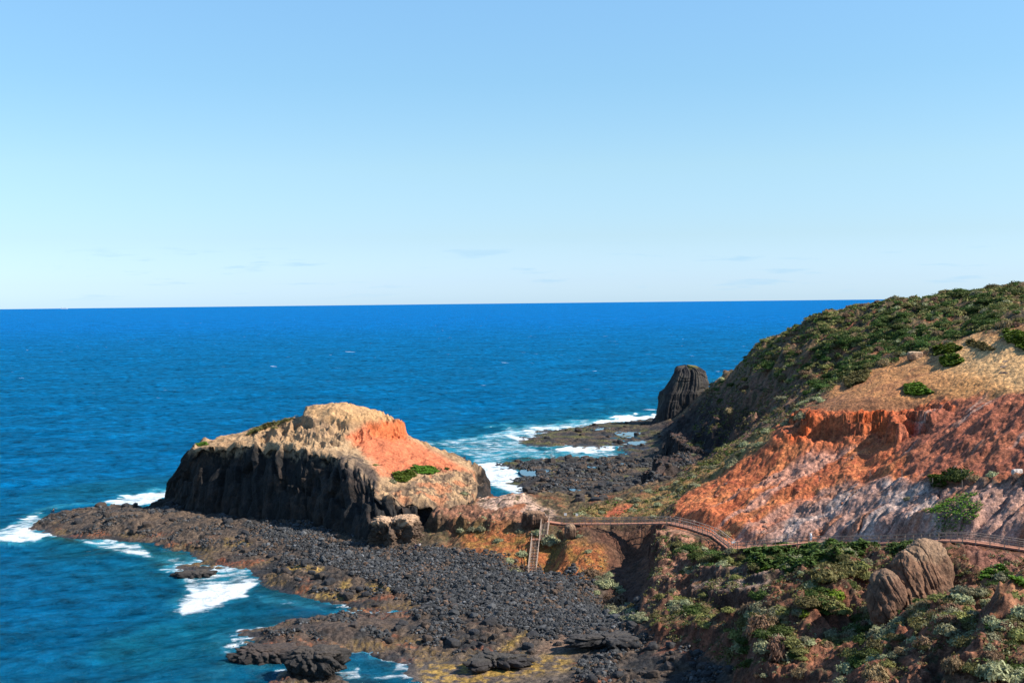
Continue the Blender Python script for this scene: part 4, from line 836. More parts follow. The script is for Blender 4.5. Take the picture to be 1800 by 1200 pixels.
# ------------------------------------------------------------------ plants
def shrub_mesh(name, mat, seed, nleaf=700, h=.8, lsize=.11, lumps=4.0, spiky=0.0, flat=False):
    g_ = np.random.default_rng(seed); n = nleaf; d_ = g_.normal(size=(n,3)); d_[:,2] = np.abs(d_[:,2])*.9-.12; d_ /= np.linalg.norm(d_, axis=1)[:, None]
    lm_ = 1+.34*fbm3(d_[:,0]*lumps*.5, d_[:,1]*lumps*.5, d_[:,2]*lumps*.5, 3, seed); r_ = lm_*g_.uniform(.72,1.06,n)
    ctr = d_*r_[:, None]*np.array((1,1,h)); 
    nn_ = d_+g_.normal(size=(n,3))*.55; nn_ /= np.linalg.norm(nn_, axis=1)[:, None]; up_v = g_.normal(size=(n,3)); up_v[:,2] += spiky*3
    tx = np.cross(nn_, up_v); tx /= np.linalg.norm(tx, axis=1)[:, None]+1e-9; ty = np.cross(nn_, tx)
    s_ = lsize*g_.uniform(.6,1.4,n)[:, None]; el = 1+spiky*1.5
    q = np.stack([ctr-tx*s_*.55, ctr-ty*s_*.2*el+tx*0-ty*s_*.6*el, ctr+tx*s_*.55, ctr+ty*s_*el], 1)
    lf = np.repeat(np.clip(.5+.35*g_.normal(size=n)*.6+.5*vn3(d_[:,0]*2.5, d_[:,1]*2.5, d_[:,2]*2.5, seed+4), 0, 1), 4)
    V0, F0 = weld(*cubesphere(5)); V0 = V0.copy(); V0[:,2] = np.maximum(V0[:,2], -.25); lm0 = 1+.34*fbm3(V0[:,0]*lumps*.5, V0[:,1]*lumps*.5, V0[:,2]*lumps*.5, 3, seed)
    V0 = V0*(lm0*.80)[:, None]*np.array((1,1,h)); nV = len(V0)
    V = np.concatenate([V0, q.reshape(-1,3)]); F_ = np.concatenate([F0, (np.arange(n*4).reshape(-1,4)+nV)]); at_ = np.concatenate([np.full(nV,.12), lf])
    o_ = mesh_np(name, V, F_, mat, {'leaf': at_}, smooth=False); me_ = o_.data; bpy.data.objects.remove(o_); return me_
L_EVER = leaf_mat('evergreen leaves', (.060,.090,.018)); L_HEATH = leaf_mat('heath leaves', (.165,.15,.05)); L_SALT = leaf_mat('saltbush leaves', (.27,.265,.145))
L_MAT = leaf_mat('succulent mat leaves', (.085,.140,.014)); L_LIME = leaf_mat('lime leaves', (.17,.22,.02)); L_DRY = leaf_mat('dry twigs', (.21,.135,.075))
KIND = {
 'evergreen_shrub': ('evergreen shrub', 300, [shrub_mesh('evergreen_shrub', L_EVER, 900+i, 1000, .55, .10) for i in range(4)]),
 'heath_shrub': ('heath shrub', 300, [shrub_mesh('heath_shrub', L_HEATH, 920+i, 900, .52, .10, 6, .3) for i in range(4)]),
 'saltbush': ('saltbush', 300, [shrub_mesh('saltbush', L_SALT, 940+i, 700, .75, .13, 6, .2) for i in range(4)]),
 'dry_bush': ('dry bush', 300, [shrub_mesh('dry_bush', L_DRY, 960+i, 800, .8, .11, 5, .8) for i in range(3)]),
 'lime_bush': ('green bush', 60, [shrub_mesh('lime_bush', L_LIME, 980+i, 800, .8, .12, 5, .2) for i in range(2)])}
pool = []     # every plant wanted; the ones that show largest become things, the rest one mass per kind
def plant(kind, p, s, label, group, fix=False): pool.append((kind, np.array(p, float), s, label, group, fix))
def grove(kind, poly, n, smin, smax, label, group, **kw):
    for p in scatter(poly, n, **kw): plant(kind, p, random.uniform(smin, smax)*random.uniform(.75,1.1), label, group)
CR2 = [(1300,640),(1340,600),(1400,568),(1480,545),(1560,528),(1640,515),(1720,503),(1800,492),(1800,572),(1700,588),(1640,612),(1560,640),(1480,665),(1430,690),(1370,680)]
CR1 = [(1235,692),(1300,638),(1340,600),(1400,568),(1480,545),(1560,528),(1640,515),(1720,503),(1800,492),(1800,572),(1700,588),(1640,612),(1560,640),(1480,665),(1420,705),(1350,735),(1290,730)]
grove('evergreen_shrub', [(1400,640),(1500,575),(1640,520),(1800,495),(1800,568),(1700,585),(1640,610),(1560,640),(1480,665),(1440,690)], 235, 1.3, 2.9, 'dense dark evergreen shrub on the hilltop above the tan brow', 'evergreen shrubs on the hilltop')
grove('evergreen_shrub', [(1250,690),(1400,572),(1560,530),(1640,520),(1500,575),(1400,650),(1300,690)], 70, .9, 2.0, 'dark evergreen shrub along the seaward crest of the far hill', 'evergreen shrubs on the seaward crest')
grove('heath_shrub', CR2, 330, .8, 2.0, 'olive brown heath shrub on the upper far hillside', 'heath shrubs on the upper hillside')
grove('dry_bush', CR1, 150, .7, 1.5, 'grey brown twiggy bush on the upper far hillside', 'twiggy bushes on the upper hillside')
grove('saltbush', CR1, 130, .6, 1.4, 'pale grey green saltbush on the upper far hillside', 'saltbushes on the upper hillside')
FS = [(1180,760),(1240,705),(1340,720),(1380,735),(1300,790),(1220,840),(1190,840)]
grove('heath_shrub', FS, 70, .5, 1.3, 'low olive shrub on the shadowed lower far hillside', 'heath shrubs on the lower far hillside', zmin=4)
grove('saltbush', FS, 40, .4, 1.0, 'pale saltbush on the shadowed lower far hillside', 'saltbushes on the lower far hillside', zmin=4)
GS = [(1010,910),(1070,888),(1190,850),(1260,805),(1350,755),(1440,690),(1450,705),(1360,772),(1270,830),(1195,880),(1160,905)]
grove('saltbush', GS, 90, .5, 1.3, 'grey green saltbush on the grassy spur behind the footbridge', 'saltbushes on the grassy spur')
grove('heath_shrub', GS, 40, .5, 1.1, 'olive shrub on the grassy spur behind the footbridge', 'heath shrubs on the grassy spur')
BW = [(1185,960),(1260,960),(1300,985),(1500,965),(1540,990),(1510,1060),(1440,1080),(1400,1010),(1220,1010)]
grove('heath_shrub', BW, 70, .6, 1.5, 'olive heath shrub just below the boardwalk', 'heath shrubs below the boardwalk')
grove('saltbush', BW, 55, .4, 1.0, 'pale saltbush just below the boardwalk', 'saltbushes below the boardwalk')
grove('evergreen_shrub', BW, 24, .6, 1.4, 'dark green shrub just below the boardwalk', 'evergreen shrubs below the boardwalk')
LR = [(1290,1070),(1400,1060),(1520,1060),(1640,1080),(1700,1040),(1800,1000),(1800,1200),(1320,1200),(1290,1150)]
grove('saltbush', LR, 95, .4, 1.3, 'pale grey saltbush on the near scrubby slope at lower right', 'saltbushes on the near slope')
grove('heath_shrub', LR, 80, .5, 1.6, 'olive shrub on the near scrubby slope at lower right', 'heath shrubs on the near slope')
grove('dry_bush', LR, 45, .4, 1.1, 'dry brown bush on the near scrubby slope at lower right', 'dry bushes on the near slope')
grove('evergreen_shrub', LR, 34, .7, 1.7, 'dark green shrub on the near scrubby slope at lower right', 'evergreen shrubs on the near slope')
grove('saltbush', [(1020,1030),(1080,1010),(1130,1080),(1200,1010),(1230,1060),(1130,1110),(1060,1075)], 40, .5, 1.2, 'whitish saltbush in the shaded gully foot above the cobbles', 'saltbushes at the gully foot')
grove('heath_shrub', [(1100,1060),(1200,1010),(1290,1080),(1280,1110),(1130,1110)], 36, .5, 1.2, 'olive shrub on the spur foot above the cobbles', 'heath shrubs on the spur foot')
grove('saltbush', [(800,925),(930,930),(925,990),(880,980),(820,960)], 10, .4, 1.0, 'grey saltbush on the orange bank left of the stairs', 'saltbushes left of the stairs')
grove('saltbush', [(965,925),(1060,935),(1040,1010),(965,1000)], 10, .4, .9, 'grey saltbush on the orange bank right of the stairs', 'saltbushes right of the stairs')
grove('heath_shrub', [(740,890),(950,890),(960,925),(760,930)], 22, .3, .9, 'small olive shrub on the rocky neck between headland and stairs', 'heath shrubs on the rocky neck', dmax=310)
grove('saltbush', [(1330,830),(1600,800),(1790,830),(1790,930),(1440,940),(1330,940)], 28, .25, .6, 'small grey saltbush dotted on the mauve rock slope', 'saltbushes on the mauve rock')
grove('heath_shrub', [(1440,690),(1560,645),(1640,640),(1780,690),(1600,700),(1450,715)], 26, .3, .8, 'small olive shrub on the tan brow above the red scarp', 'heath shrubs on the tan brow')
def one(kind, px, py, s, label, head=False, group=None, fl=1.0):
    p = hit_head(px, py) if head else hit(px, py); pool.append((kind, p, s, label, group, True))
one('evergreen_shrub',1688,838,2.5,'domed dark green shrub in bare soil beside the marker posts')
one('dry_bush',1712,842,1.1,'brownish bush touching the right side of the domed green shrub'); one('saltbush',1745,836,1.1,'grey bush near the small whitish boulder on the right')
one('saltbush',948,932,1.3,'grey green bush growing against the upper stairs'); one('saltbush',968,950,1.6,'pale green bush right of the stair landing')
one('saltbush',905,995,1.7,'large pale saltbush left of the lower stairs'); one('saltbush',918,975,1.2,'pale saltbush beside the middle of the lower stairs'); one('saltbush',892,985,1.1,'silvery saltbush at the left end of the bushes by the lower stairs')
one('dry_bush',1040,1012,1.4,'whitish twiggy bush on the orange bank below the footbridge'); one('dry_bush',1080,1055,2.2,'tall straw coloured bush at the toe of the dark gully'); one('saltbush',1068,1030,1.4,'pale bush just above the tall straw coloured one')
one('lime_bush',1470,1045,1.3,'bright lime green bush left of the narrow brown boulder'); one('lime_bush',1410,1085,.9,'yellow green bush below the long dark ledge'); one('lime_bush',1172,1078,.8,'yellowish bush on the spur foot over the beach')
one('heath_shrub',1495,1000,2.6,'big rounded olive shrub right of the green mat'); one('heath_shrub',1450,1020,2.0,'rounded grey olive shrub in front of the green mat'); one('heath_shrub',1420,1075,1.7,'upright olive bush below the lime green one')
one('dry_bush',1340,1110,2.4,'large straw brown bush on the near slope above the cobbles'); one('dry_bush',1370,1140,2.0,'straw brown bush lower on the near slope'); one('dry_bush',1325,1085,1.8,'brown bush under the right end of the long dark ledge')
one('evergreen_shrub',1225,1080,2.2,'spreading green shrub on top of the dark reddish knob'); one('evergreen_shrub',1340,1060,1.8,'green shrub below the centre of the long dark ledge')
one('evergreen_shrub',1250,975,1.9,'green shrub below the bend of the boardwalk'); one('evergreen_shrub',1225,985,1.5,'dark green shrub just right of the rock fin'); one('dry_bush',1272,930,1.2,'orange brown bush on the pink rock above the boardwalk bend')
one('heath_shrub',1585,1085,1.6,'dome of olive scrub at the foot of the two boulders'); one('evergreen_shrub',1270,706,1.9,'dark round shrub alone low on the far hillside'); one('dry_bush',1282,735,1.9,'tall brown bush beside the round shrub on the far hillside')
one('evergreen_shrub',1360,640,3.6,'broad dark green shrub on the crest slope of the far hill'); one('evergreen_shrub',1425,690,2.3,'dark green shrub in the shaded gully beside the scarp')
one('heath_shrub',760,905,1.3,'olive bush below the tan ledge of the headland'); one('saltbush',812,938,.9,'round silver bush at the top left of the orange bank'); one('saltbush',846,939,.9,'round silver bush in the middle of the orange bank top')
one('evergreen_shrub',690,845,.5,'small dark bush on the headland below the green mats', True); one('heath_shrub',482,752,.8,'small olive bush on the crags of the headland', True)
one('heath_shrub',660,818,.7,'dark little bush on the rim where the headland turns red', True); one('heath_shrub',728,818,.7,'small olive bush above the green mats of the headland', True); one('evergreen_shrub',783,823,.8,'small green bush near the right tip of the headland', True)
one('saltbush',690,848,.9,'pale bush at the left end of the headland mats', True); one('saltbush',815,868,.9,'grey bush low on the right end of the headland', True)
def place(me, name, p, s, rz, sc):
    o_ = bpy.data.objects.new(name, me); link(o_); o_.location = (p[0], p[1], p[2]-.08*s); o_.rotation_euler = (0,0,rz); o_.scale = sc; return o_
fill = []
for kind, (cat, cap, meshes) in KIND.items():
    L_ = [q for q in pool if q[0] == kind]; L_.sort(key=lambda q: (not q[5], -q[2]/np.hypot(q[1][0], q[1][1])))
    for i, (k_, p, s, lb, gr, fx) in enumerate(L_):
        if i < cap:
            o_ = place(random.choice(meshes), kind, p, s, random.uniform(0,6.28), (s*random.uniform(.85,1.2), s*random.uniform(.85,1.2), s*random.uniform(.8,1.15)))
            tag(o_, lb, cat, gr)
        else: fill.append((kind, p, s))
# the mass of small scrub nobody could count: tufts of leaves, one object per kind
def mass(name, mat, pts, sizes, nl, label, cat, h=.7, seed=5):
    g_ = np.random.default_rng(seed); n = len(pts); d_ = g_.normal(size=(n,nl,3)); d_[...,2] = np.abs(d_[...,2]); d_ /= np.linalg.norm(d_, axis=-1, keepdims=True)
    s = np.asarray(sizes)[:, None, None]; c_ = np.asarray(pts)[:, None, :]+d_*s*g_.uniform(.3,1,(n,nl,1))*np.array((1,1,h))
    nn_ = d_+g_.normal(size=d_.shape)*.5; tx = np.cross(nn_, g_.normal(size=d_.shape)); tx /= np.linalg.norm(tx, axis=-1, keepdims=True); ty = np.cross(nn_, tx); ty /= np.linalg.norm(ty, axis=-1, keepdims=True)
    q_ = s*g_.uniform(.22,.48,(n,nl,1)); V = np.stack([c_-tx*q_*.5, c_-ty*q_*.6, c_+tx*q_*.5, c_+ty*q_], 2).reshape(-1,3)
    lf = np.repeat(np.clip(.5+.25*g_.normal(size=(n,nl)), 0, 1).ravel(), 4)
    tag(mesh_np(name, V, np.arange(len(V)).reshape(-1,4), mat, {'leaf': lf}, smooth=False), label, cat, kind='stuff')
veg = SEEN & (MK['up'] > .5) & (MK['red']+MK['mau'] < .4) & (MK['tan'] < .5)
def many(poly, n, **kw): return scatter(poly, n, extra=veg, **kw)
BIGP = [(1000,905),(1190,850),(1240,690),(1400,565),(1800,490),(1800,600),(1640,620),(1440,700),(1200,880),(1180,925)]
NEARP = [(1160,930),(1290,960),(1800,960),(1800,1200),(1320,1200),(1120,1140),(1130,1060)]
GRS = [(800,920),(960,915),(1060,950),(1080,1000),(960,1015),(860,980)]
a1 = np.concatenate([many(BIGP, 2600), many(NEARP, 1100)]); sz1 = rng.uniform(.25,.7,len(a1))*np.where(a1[:,1] > 260, 1.5, 1)
mass('low_scrub', L_HEATH, a1, sz1, 14, 'low olive scrub between the larger shrubs', 'low scrub')
a5 = many(CR2, 1500); mass('hill_scrub', L_HEATH, a5, rng.uniform(.5,1.5,len(a5)), 46, 'olive scrub filling the far hillside between the larger shrubs', 'hill scrub', h=.45, seed=9)
a6 = many(CR2, 600); mass('hill_greenery', L_EVER, a6, rng.uniform(.6,1.6,len(a6)), 50, 'dark green growth filling the far hillside between the larger shrubs', 'hill scrub', h=.45, seed=10)
a2 = np.concatenate([many(BIGP, 900), many(NEARP, 900), many(GRS, 60)]); mass('grey_ground_cover', L_SALT, a2, rng.uniform(.18,.5,len(a2)), 12, 'small grey green tufts scattered over the slopes', 'ground cover', seed=6)
a3 = np.concatenate([many(BIGP, 700), many(NEARP, 1500), many(GRS, 500), scatter(Z_TAN, 220)]); mass('dry_grass', L_DRY, a3, rng.uniform(.15,.4,len(a3)), 12, 'dry straw and rust coloured tufts scattered over the slopes', 'dry grass', seed=7)
a4 = np.concatenate([many(BIGP, 1300), many(NEARP, 450)]); mass('green_ground_cover', L_EVER, a4, rng.uniform(.25,.6,len(a4))*np.where(a4[:,1] > 260, 1.5, 1), 14, 'dark green low growth between the larger shrubs', 'ground cover', seed=8)
# creeping mats
def mat_plant(poly, label, mat=L_MAT, head=False, h=.40, ls=.12, dens=42):
    if head:
        m_ = (poly_mask(HPX+0*HPX, HPY, poly, 1.) > .5) & (np.arange(V_) >= nwall)[:, None] & (HG[...,1] < 325); P = HG[m_]; 
    else:
        m_ = (poly_mask(PX, PY, poly, 1.) > .5) & SEEN; P = Vt[m_.ravel()]
    if len(P) < 3: return
    if not head:
        P = P[MK['ddm'].ravel()[m_.ravel()] > 1.2]
    if len(P) < 3: return
    c_ = P.mean(0); n = int(min(14000, max(1500, (P[:,0].ptp() if hasattr(P[:,0],'ptp') else np.ptp(P[:,0]))*np.ptp(P[:,1])*dens*2)))
    i_ = rng.integers(0, len(P), n); q = P[i_]+np.c_[rng.normal(0,.18,(n,2)), np.zeros(n)]
    q[:,2] += h*(.5+.5*fbm2(q[:,0]*.5, q[:,1]*.5, 3, 77))*rng.uniform(.4,1.0,n)
    nn_ = rng.normal(size=(n,3))*.33+(.15,0,1); tx = np.cross(nn_, rng.normal(size=(n,3))); tx /= np.linalg.norm(tx, axis=1)[:, None]; ty = np.cross(nn_, tx); ty /= np.linalg.norm(ty, axis=1)[:, None]
    s = ls*rng.uniform(.7,1.6,(n,1)); V = np.stack([q-tx*s, q-ty*s, q+tx*s, q+ty*s], 1).reshape(-1,3)-c_
    lf = np.repeat(np.clip(.5+.5*vn2(q[:,0]*.7, q[:,1]*.7, 78)+.2*rng.normal(size=n), 0, 1), 4)
    o_ = mesh_np('creeping_plant', V, np.arange(len(V)).reshape(-1,4), mat, {'leaf': lf}, smooth=False); o_.location = c_; tag(o_, label, 'creeping plant')
mat_plant([(1310,972),(1360,955),(1480,958),(1530,955),(1545,962),(1510,972),(1470,985),(1440,1005),(1390,1012),(1330,1000),(1300,990)], 'largest dark green mat spreading just below the boardwalk', L_EVER, h=.9, ls=.2, dens=12)
mat_plant([(1565,958),(1600,950),(1638,952),(1630,965),(1590,975),(1560,970)], 'green mat behind the top of the large smooth boulder', L_EVER, h=.8)
mat_plant([(1630,890),(1660,880),(1690,868),(1715,867),(1718,874),(1700,880),(1728,888),(1720,905),(1690,918),(1650,920),(1640,905),(1625,900)], 'bright green mat on the mauve rock above the boardwalk', h=.7, dens=12)
mat_plant([(1632,838),(1655,836),(1665,846),(1640,850)], 'small green mat left of the domed green shrub')
mat_plant([(1590,678),(1615,674),(1640,690),(1610,693),(1592,690)], 'green mat alone on the tan brow', h=.7, ls=.2)
mat_plant([(1640,612),(1670,605),(1690,618),(1668,628),(1645,625)], 'upper of two green clumps on the edge of the tan brow', h=1.1, ls=.22); mat_plant([(1652,632),(1680,628),(1695,636),(1672,644),(1656,642)], 'lower of two green clumps on the edge of the tan brow', h=1.1, ls=.22)
mat_plant([(1765,582),(1785,580),(1800,590),(1820,600),(1820,620),(1790,612),(1770,600)], 'green mat at the right edge beside the pale path', h=.9, ls=.22); mat_plant([(1700,600),(1730,604),(1750,616),(1730,616),(1700,608)], 'olive mat crossing the pale path on the brow', L_HEATH, h=.6)
mat_plant([(1480,670),(1510,655),(1530,655),(1520,672),(1490,682)], 'olive green mat at the left end of the tan brow', L_HEATH, h=1.0, ls=.22)
mat_plant([(1725,1012),(1760,1002),(1770,1006),(1740,1018),(1728,1020)], 'narrow green mat in the gully on the right below the boardwalk'); mat_plant([(1770,1045),(1800,1038),(1815,1050),(1800,1060),(1775,1056)], 'green mat at the right edge on the near slope')
mat_plant([(692,832),(722,826),(732,836),(712,848),(695,846)], 'left of two bright green mats on the red end of the headland', head=True, h=.6, ls=.2, dens=30); mat_plant([(722,822),(752,818),(772,828),(760,834),(735,832)], 'right of two bright green mats on the red end of the headland', head=True, h=.6, ls=.2, dens=30)
mat_plant([(434,764),(450,750),(480,741),(500,733),(526,731),(505,742),(470,752),(445,762)], 'green mat along the sloping skyline of the headland', L_HEATH, head=True, h=.7); mat_plant([(344,780),(360,776),(366,781),(350,784)], 'tiny green mat at the left top corner of the headland', head=True, h=.3)
mat_plant([(1330,1000),(1345,995),(1352,1006),(1335,1010)], 'small green mat on the top of the long dark ledge', h=.5)

# ------------------------------------------------------------------ timber walkways
W_DECK = wood_mat('weathered reddish deck boards', (.40,.185,.12)); W_POST = wood_mat('weathered grey brown timber', (.24,.185,.15)); W_TREAD = wood_mat('pale worn treads', (.36,.26,.20))
W_STR = wood_mat('dark stringer timber', (.12,.075,.055)); M_PALE = wood_mat('pale painted board', (.72,.70,.66)); M_GREYM = wood_mat('dull grey metal', (.16,.15,.15), rough=.5)
class MB:
    def __init__(s): s.v = []; s.f = []
    def bar(s, a, b, w_, h_, up=(0,0,1)):
        a = np.array(a, float); b = np.array(b, float); d_ = b-a; L_ = np.linalg.norm(d_); d_ = d_/L_; u = np.array(up, float)
        if abs(d_@u) > .95: u = np.array((1,0,0.))
        r_ = np.cross(d_, u); r_ /= np.linalg.norm(r_); u = np.cross(r_, d_); n = len(s.v)
        for p in (a, b):
            for i, j in ((-1,-1),(1,-1),(1,1),(-1,1)): s.v.append(p+r_*w_*.5*i+u*h_*.5*j)
        s.f += [(n+q[0],n+q[1],n+q[2],n+q[3]) for q in ((0,1,2,3),(7,6,5,4),(0,4,5,1),(1,5,6,2),(2,6,7,3),(3,7,4,0))]; return s
    def build(s, name, mat, parent=None, origin=None):
        V = np.array(s.v); 
        if origin is not None: V = V-np.array(origin)
        return mesh_np(name, V, np.array(s.f), mat, smooth=False, parent=parent)
def walkway(name, nodes, label, cat, width=1.5, rail=(1,1), post_h=1.08, gap=2.0, group=None, back_from=0, footing=True, piers=()):
    P = np.array([at(*n) for n in nodes]); org = P[0].copy(); root = empty(name, org); tag(root, label, cat, group)
    seg = np.diff(P, axis=0); sl_ = np.linalg.norm(seg, axis=1); cum = np.concatenate([[0], np.cumsum(sl_)]); T = cum[-1]
    def pt(s_): 
        i = min(int(np.searchsorted(cum, s_, 'right')-1), len(seg)-1); i = max(i,0); d_ = seg[i]/sl_[i]; r_ = np.array((-d_[1], d_[0], 0)); r_ /= np.linalg.norm(r_)
        if r_[1] < 0: r_ = -r_
        return P[i]+d_*(s_-cum[i]), r_, d_
    dk = MB(); s_ = 0
    while s_ < T:
        p, r_, d_ = pt(s_); dk.bar(p, p+r_*width, .135, .04); s_ += .15
    dk.build('deck', W_DECK, root, org)
    for side in (0.04, width-.04):
        be = MB()
        for i in range(len(P)-1):
            _, r_, _d = pt(cum[i]+1e-3); be.bar(P[i]+r_*side-(0,0,.12), P[i+1]+r_*side-(0,0,.12), .07, .19)
        be.build('bearer', W_DECK, root, org)
    for f_ in piers:
        p, r_, d_ = pt(T*f_); pr = MB()
        for sd_ in (.1, width-.1):
            b = p+r_*sd_; gz = float(ground_z(b[0], b[1])); pr.bar((b[0], b[1], min(gz-.3, b[2]-.6)), b-np.array((0,0,.2)), .2, .2)
        pr.bar(p+r_*.1-(0,0,.9), p+r_*(width-.1)-(0,0,.9), .12, .2); pr.build('pier', W_STR, root, org)
    npst = max(2, int(round(T/gap))); ss_ = np.linspace(.05, T-.05, npst+1)
    for side, on in ((0, rail[0]), (width, rail[1])):
        if not on: continue
        pts = []
        for s_ in ss_:
            if side > 0 and s_ < back_from: continue
            p, r_, d_ = pt(s_); b = p+r_*side; gz = float(ground_z(b[0], b[1])); foot = min(b[2]-.3, max(gz-.1, b[2]-6)) if footing else b[2]-.25
            MB().bar((b[0], b[1], foot), b+np.array((0,0,post_h)), .11, .11).build('post', W_POST, root, org); pts.append(b)
        for hh, w_ in ((post_h, .10), (post_h*.52, .07)):
            rl = MB()
            for a_, b_ in zip(pts[:-1], pts[1:]): rl.bar(a_+np.array((0,0,hh+.035 if hh == post_h else hh)), b_+np.array((0,0,hh+.035 if hh == post_h else hh)), .15 if hh == post_h else .05, .08 if hh == post_h else .12)
            rl.build('handrail' if hh == post_h else 'midrail', W_POST, root, org)
    return root
walkway('footbridge', [(986,920.5,255.5),(1080,920.5,246),(1172,919,238.5)], 'timber footbridge with brown railings spanning the dark gully', 'footbridge', gap=1.65, footing=False, piers=(.22,.5,.78))
walkway('boardwalk', [(1172.6,918.6,238.2),(1208,927,231),(1250,941,224),(1280,964.5,217.5)], 'reddish timber ramp stepping down from the footbridge to the bend', 'boardwalk', gap=1.6)
walkway('boardwalk', [(1281,964.8,217.3),(1345,960,211),(1427,953.5,206),(1520,955.5,195.5),(1568,953.5,190),(1645,949.5,180),(1700,951.5,175.5),(1800,966,170),(1900,985,165)],
        'long timber boardwalk with railings crossing the right slope above the green mats', 'boardwalk', gap=2.05, back_from=24)
# platform and stairs
pl = walkway('viewing_platform', [(958,916.5,256.5),(985.6,920.6,255.4)], 'small timber landing joining the stairs to the footbridge', 'platform', gap=1.6, width=1.8, rail=(0,1))
def stairs():
    A = at(959,917,255.6); B = at(955,947,250.0); C_ = at(942,948,250.0); D_ = at(935.5,1006,239.0)
    for q in (D_,): q[2] = max(q[2], float(ground_z(q[0], q[1]))+.15)
    org = D_.copy(); root = empty('staircase', org); tag(root, 'timber staircase of two flights dropping from the footbridge to the cobble beach', 'stairs')
    wd = 1.45
    def flight(a, b, rs_, left=True):
        h = b-a; L2 = math.hypot(h[0], h[1]); dxy = np.array((h[0]/L2, h[1]/L2, 0)); r_ = np.array((-dxy[1], dxy[0], 0)); n = max(4, int(round((a[2]-b[2])/.19)))
        for sg in (-1,1): MB().bar(a+r_*sg*wd/2-(0,0,.1), b+r_*sg*wd/2-(0,0,.1), .07, .3).build('stringer', W_TREAD, root, org)
        for i in range(n):
            p = a+h*(i+.5)/n; MB().bar(p-r_*(wd/2-.03), p+r_*(wd/2-.03), .27, .05).build('tread', W_TREAD, root, org)
        np_ = max(2, int(round(np.linalg.norm(h)/1.9)))
        for sg in (-1,1):
            for i in range(np_+1):
                p = a+h*i/np_+r_*sg*(wd/2+.06); gz = float(ground_z(p[0], p[1])); MB().bar((p[0],p[1],min(p[2]-.3,max(gz-.1,p[2]-4))), p+np.array((0,0,1.0)), .10, .10).build('post', W_TREAD, root, org)
            q = r_*sg*(wd/2+.06); MB().bar(a+q+(0,0,1.03), b+q+(0,0,1.03), .10, .06).build('handrail', W_TREAD, root, org); MB().bar(a+q+(0,0,.55), b+q+(0,0,.55), .05, .09).build('midrail', W_TREAD, root, org)
    flight(A, B, 1); flight(C_, D_, 1)
    la = MB(); y0 = B[1]; zl = (B[2]+C_[2])/2
    for i in range(10): la.bar((C_[0]-.8, y0-.1+i*.16-.4, zl), (B[0]+.8, y0-.1+i*.16-.4, zl), .14, .05)
    la.build('landing', W_DECK, root, org)
    rl = MB(); 
    for x_ in (C_[0]-.8, B[0]+.8): MB().bar((x_, y0+1.0, zl-2.0), (x_, y0+1.0, zl+1.05), .10, .10).build('post', W_TREAD, root, org); MB().bar((x_, y0-.5, zl-2.0), (x_, y0-.5, zl+1.05), .10, .10).build('post', W_TREAD, root, org)
    rl.bar((B[0]+.8, y0-.5, zl+1.08), (B[0]+.8, y0+1.0, zl+1.08), .1, .06); rl.bar((C_[0]-.8, y0+1.0, zl+1.08), (C_[0]-.8, y0-.5, zl+1.08), .1, .06); rl.bar((C_[0]+.9, y0-.5, zl+1.08), (B[0]+.8, y0-.5, zl+1.08), .1, .06)
    rl.build('handrail', W_TREAD, root, org)
stairs()
# signs, marker posts, frame, timbers
def sign(px, py, w_, h_, tall, label, dx=0):
    p = hit(px, py) if not isinstance(px, tuple) else at(*px); r = empty('sign', p); tag(r, label, 'sign')
    MB().bar((0,0,-.4), (0,0,tall), .08, .08).build('post', W_POST, r); MB().bar((-w_/2,-.07,tall-h_/2), (w_/2,-.07,tall-h_/2), .03, h_).build('panel', M_PALE, r)
sign((994,914,254.6),0,.55,.5,1.5,'small pale sign at the left end of the footbridge'); sign((1014,913,256),0,.5,.5,1.3,'small pale sign behind the footbridge railing'); sign((1289,962,216.2),0,.6,.3,1.1,'small white sign on the bend of the boardwalk')
sign((957,914,257.5),0,.5,.7,1.4,'pale board at the top of the stairs')
mk = [(1441,851,'leftmost marker post on the red slope'),(1486,846,'short marker post second from the left on the red slope'),(1530,838,'leaning marker post with a brace on the red slope'),(1585,843,'thin marker post on the red slope above the mauve ledges'),
      (1639,849,'marker post left of the domed green shrub'),(1689,841,'thin marker post in front of the domed green shrub'),(1692,859,'marker post between the domed shrub and the bright green mat'),(1744,858,'marker post on the right of the bright green mat'),(1193,868,'small post on the red earth end of the spur')]
for i, (a_, b_, lb) in enumerate(mk):
    p = hit(a_, b_); r = empty('marker_post', p); tag(r, lb, 'post', 'marker posts on the red slope'); hgt = 1.5 if i in (2,3) else 1.15
    MB().bar((0,0,-.3), (0.05*(i % 3-1),0,hgt), .10, .10).build('shaft', W_POST, r); MB().bar((0.05*(i % 3-1)-.07,0,hgt+.02), (0.05*(i % 3-1)+.07,0,hgt+.02), .14, .05).build('cap', W_STR, r)
    if i == 2: MB().bar((.75,0,-.1), (.02,0,1.1), .07, .07).build('brace', W_POST, r)
p = hit(1780,898); r = empty('metal_frame', p); tag(r, 'small square empty frame standing on the mauve rock near the right edge', 'frame')
for x_ in (-.45,.45): MB().bar((x_,0,-.2), (x_,0,1.0), .07, .07).build('leg', M_GREYM, r)
for z_ in (.25,.9): MB().bar((-.45,0,z_), (.45,0,z_), .05, .06).build('crossbar', M_GREYM, r)
for px_, py_, rz, ln, lb in ((1768,637,.3,1.6,'weathered timber lying highest on the tan slope'),(1766,648,.2,1.9,'weathered timber lying in the middle of the tan slope'),(1764,658,-.3,1.7,'dark weathered timber lying lowest on the tan slope')):
    p = hit(px_, py_); o_ = MB().bar((-ln/2,0,.1), (ln/2,0,.14), .22, .2).bar((-ln/3,.1,.25),(ln/3,-.1,.3),.14,.1).build('timber_log', W_POST); o_.location = p; o_.rotation_euler = (0,0,rz); tag(o_, lb, 'timber')

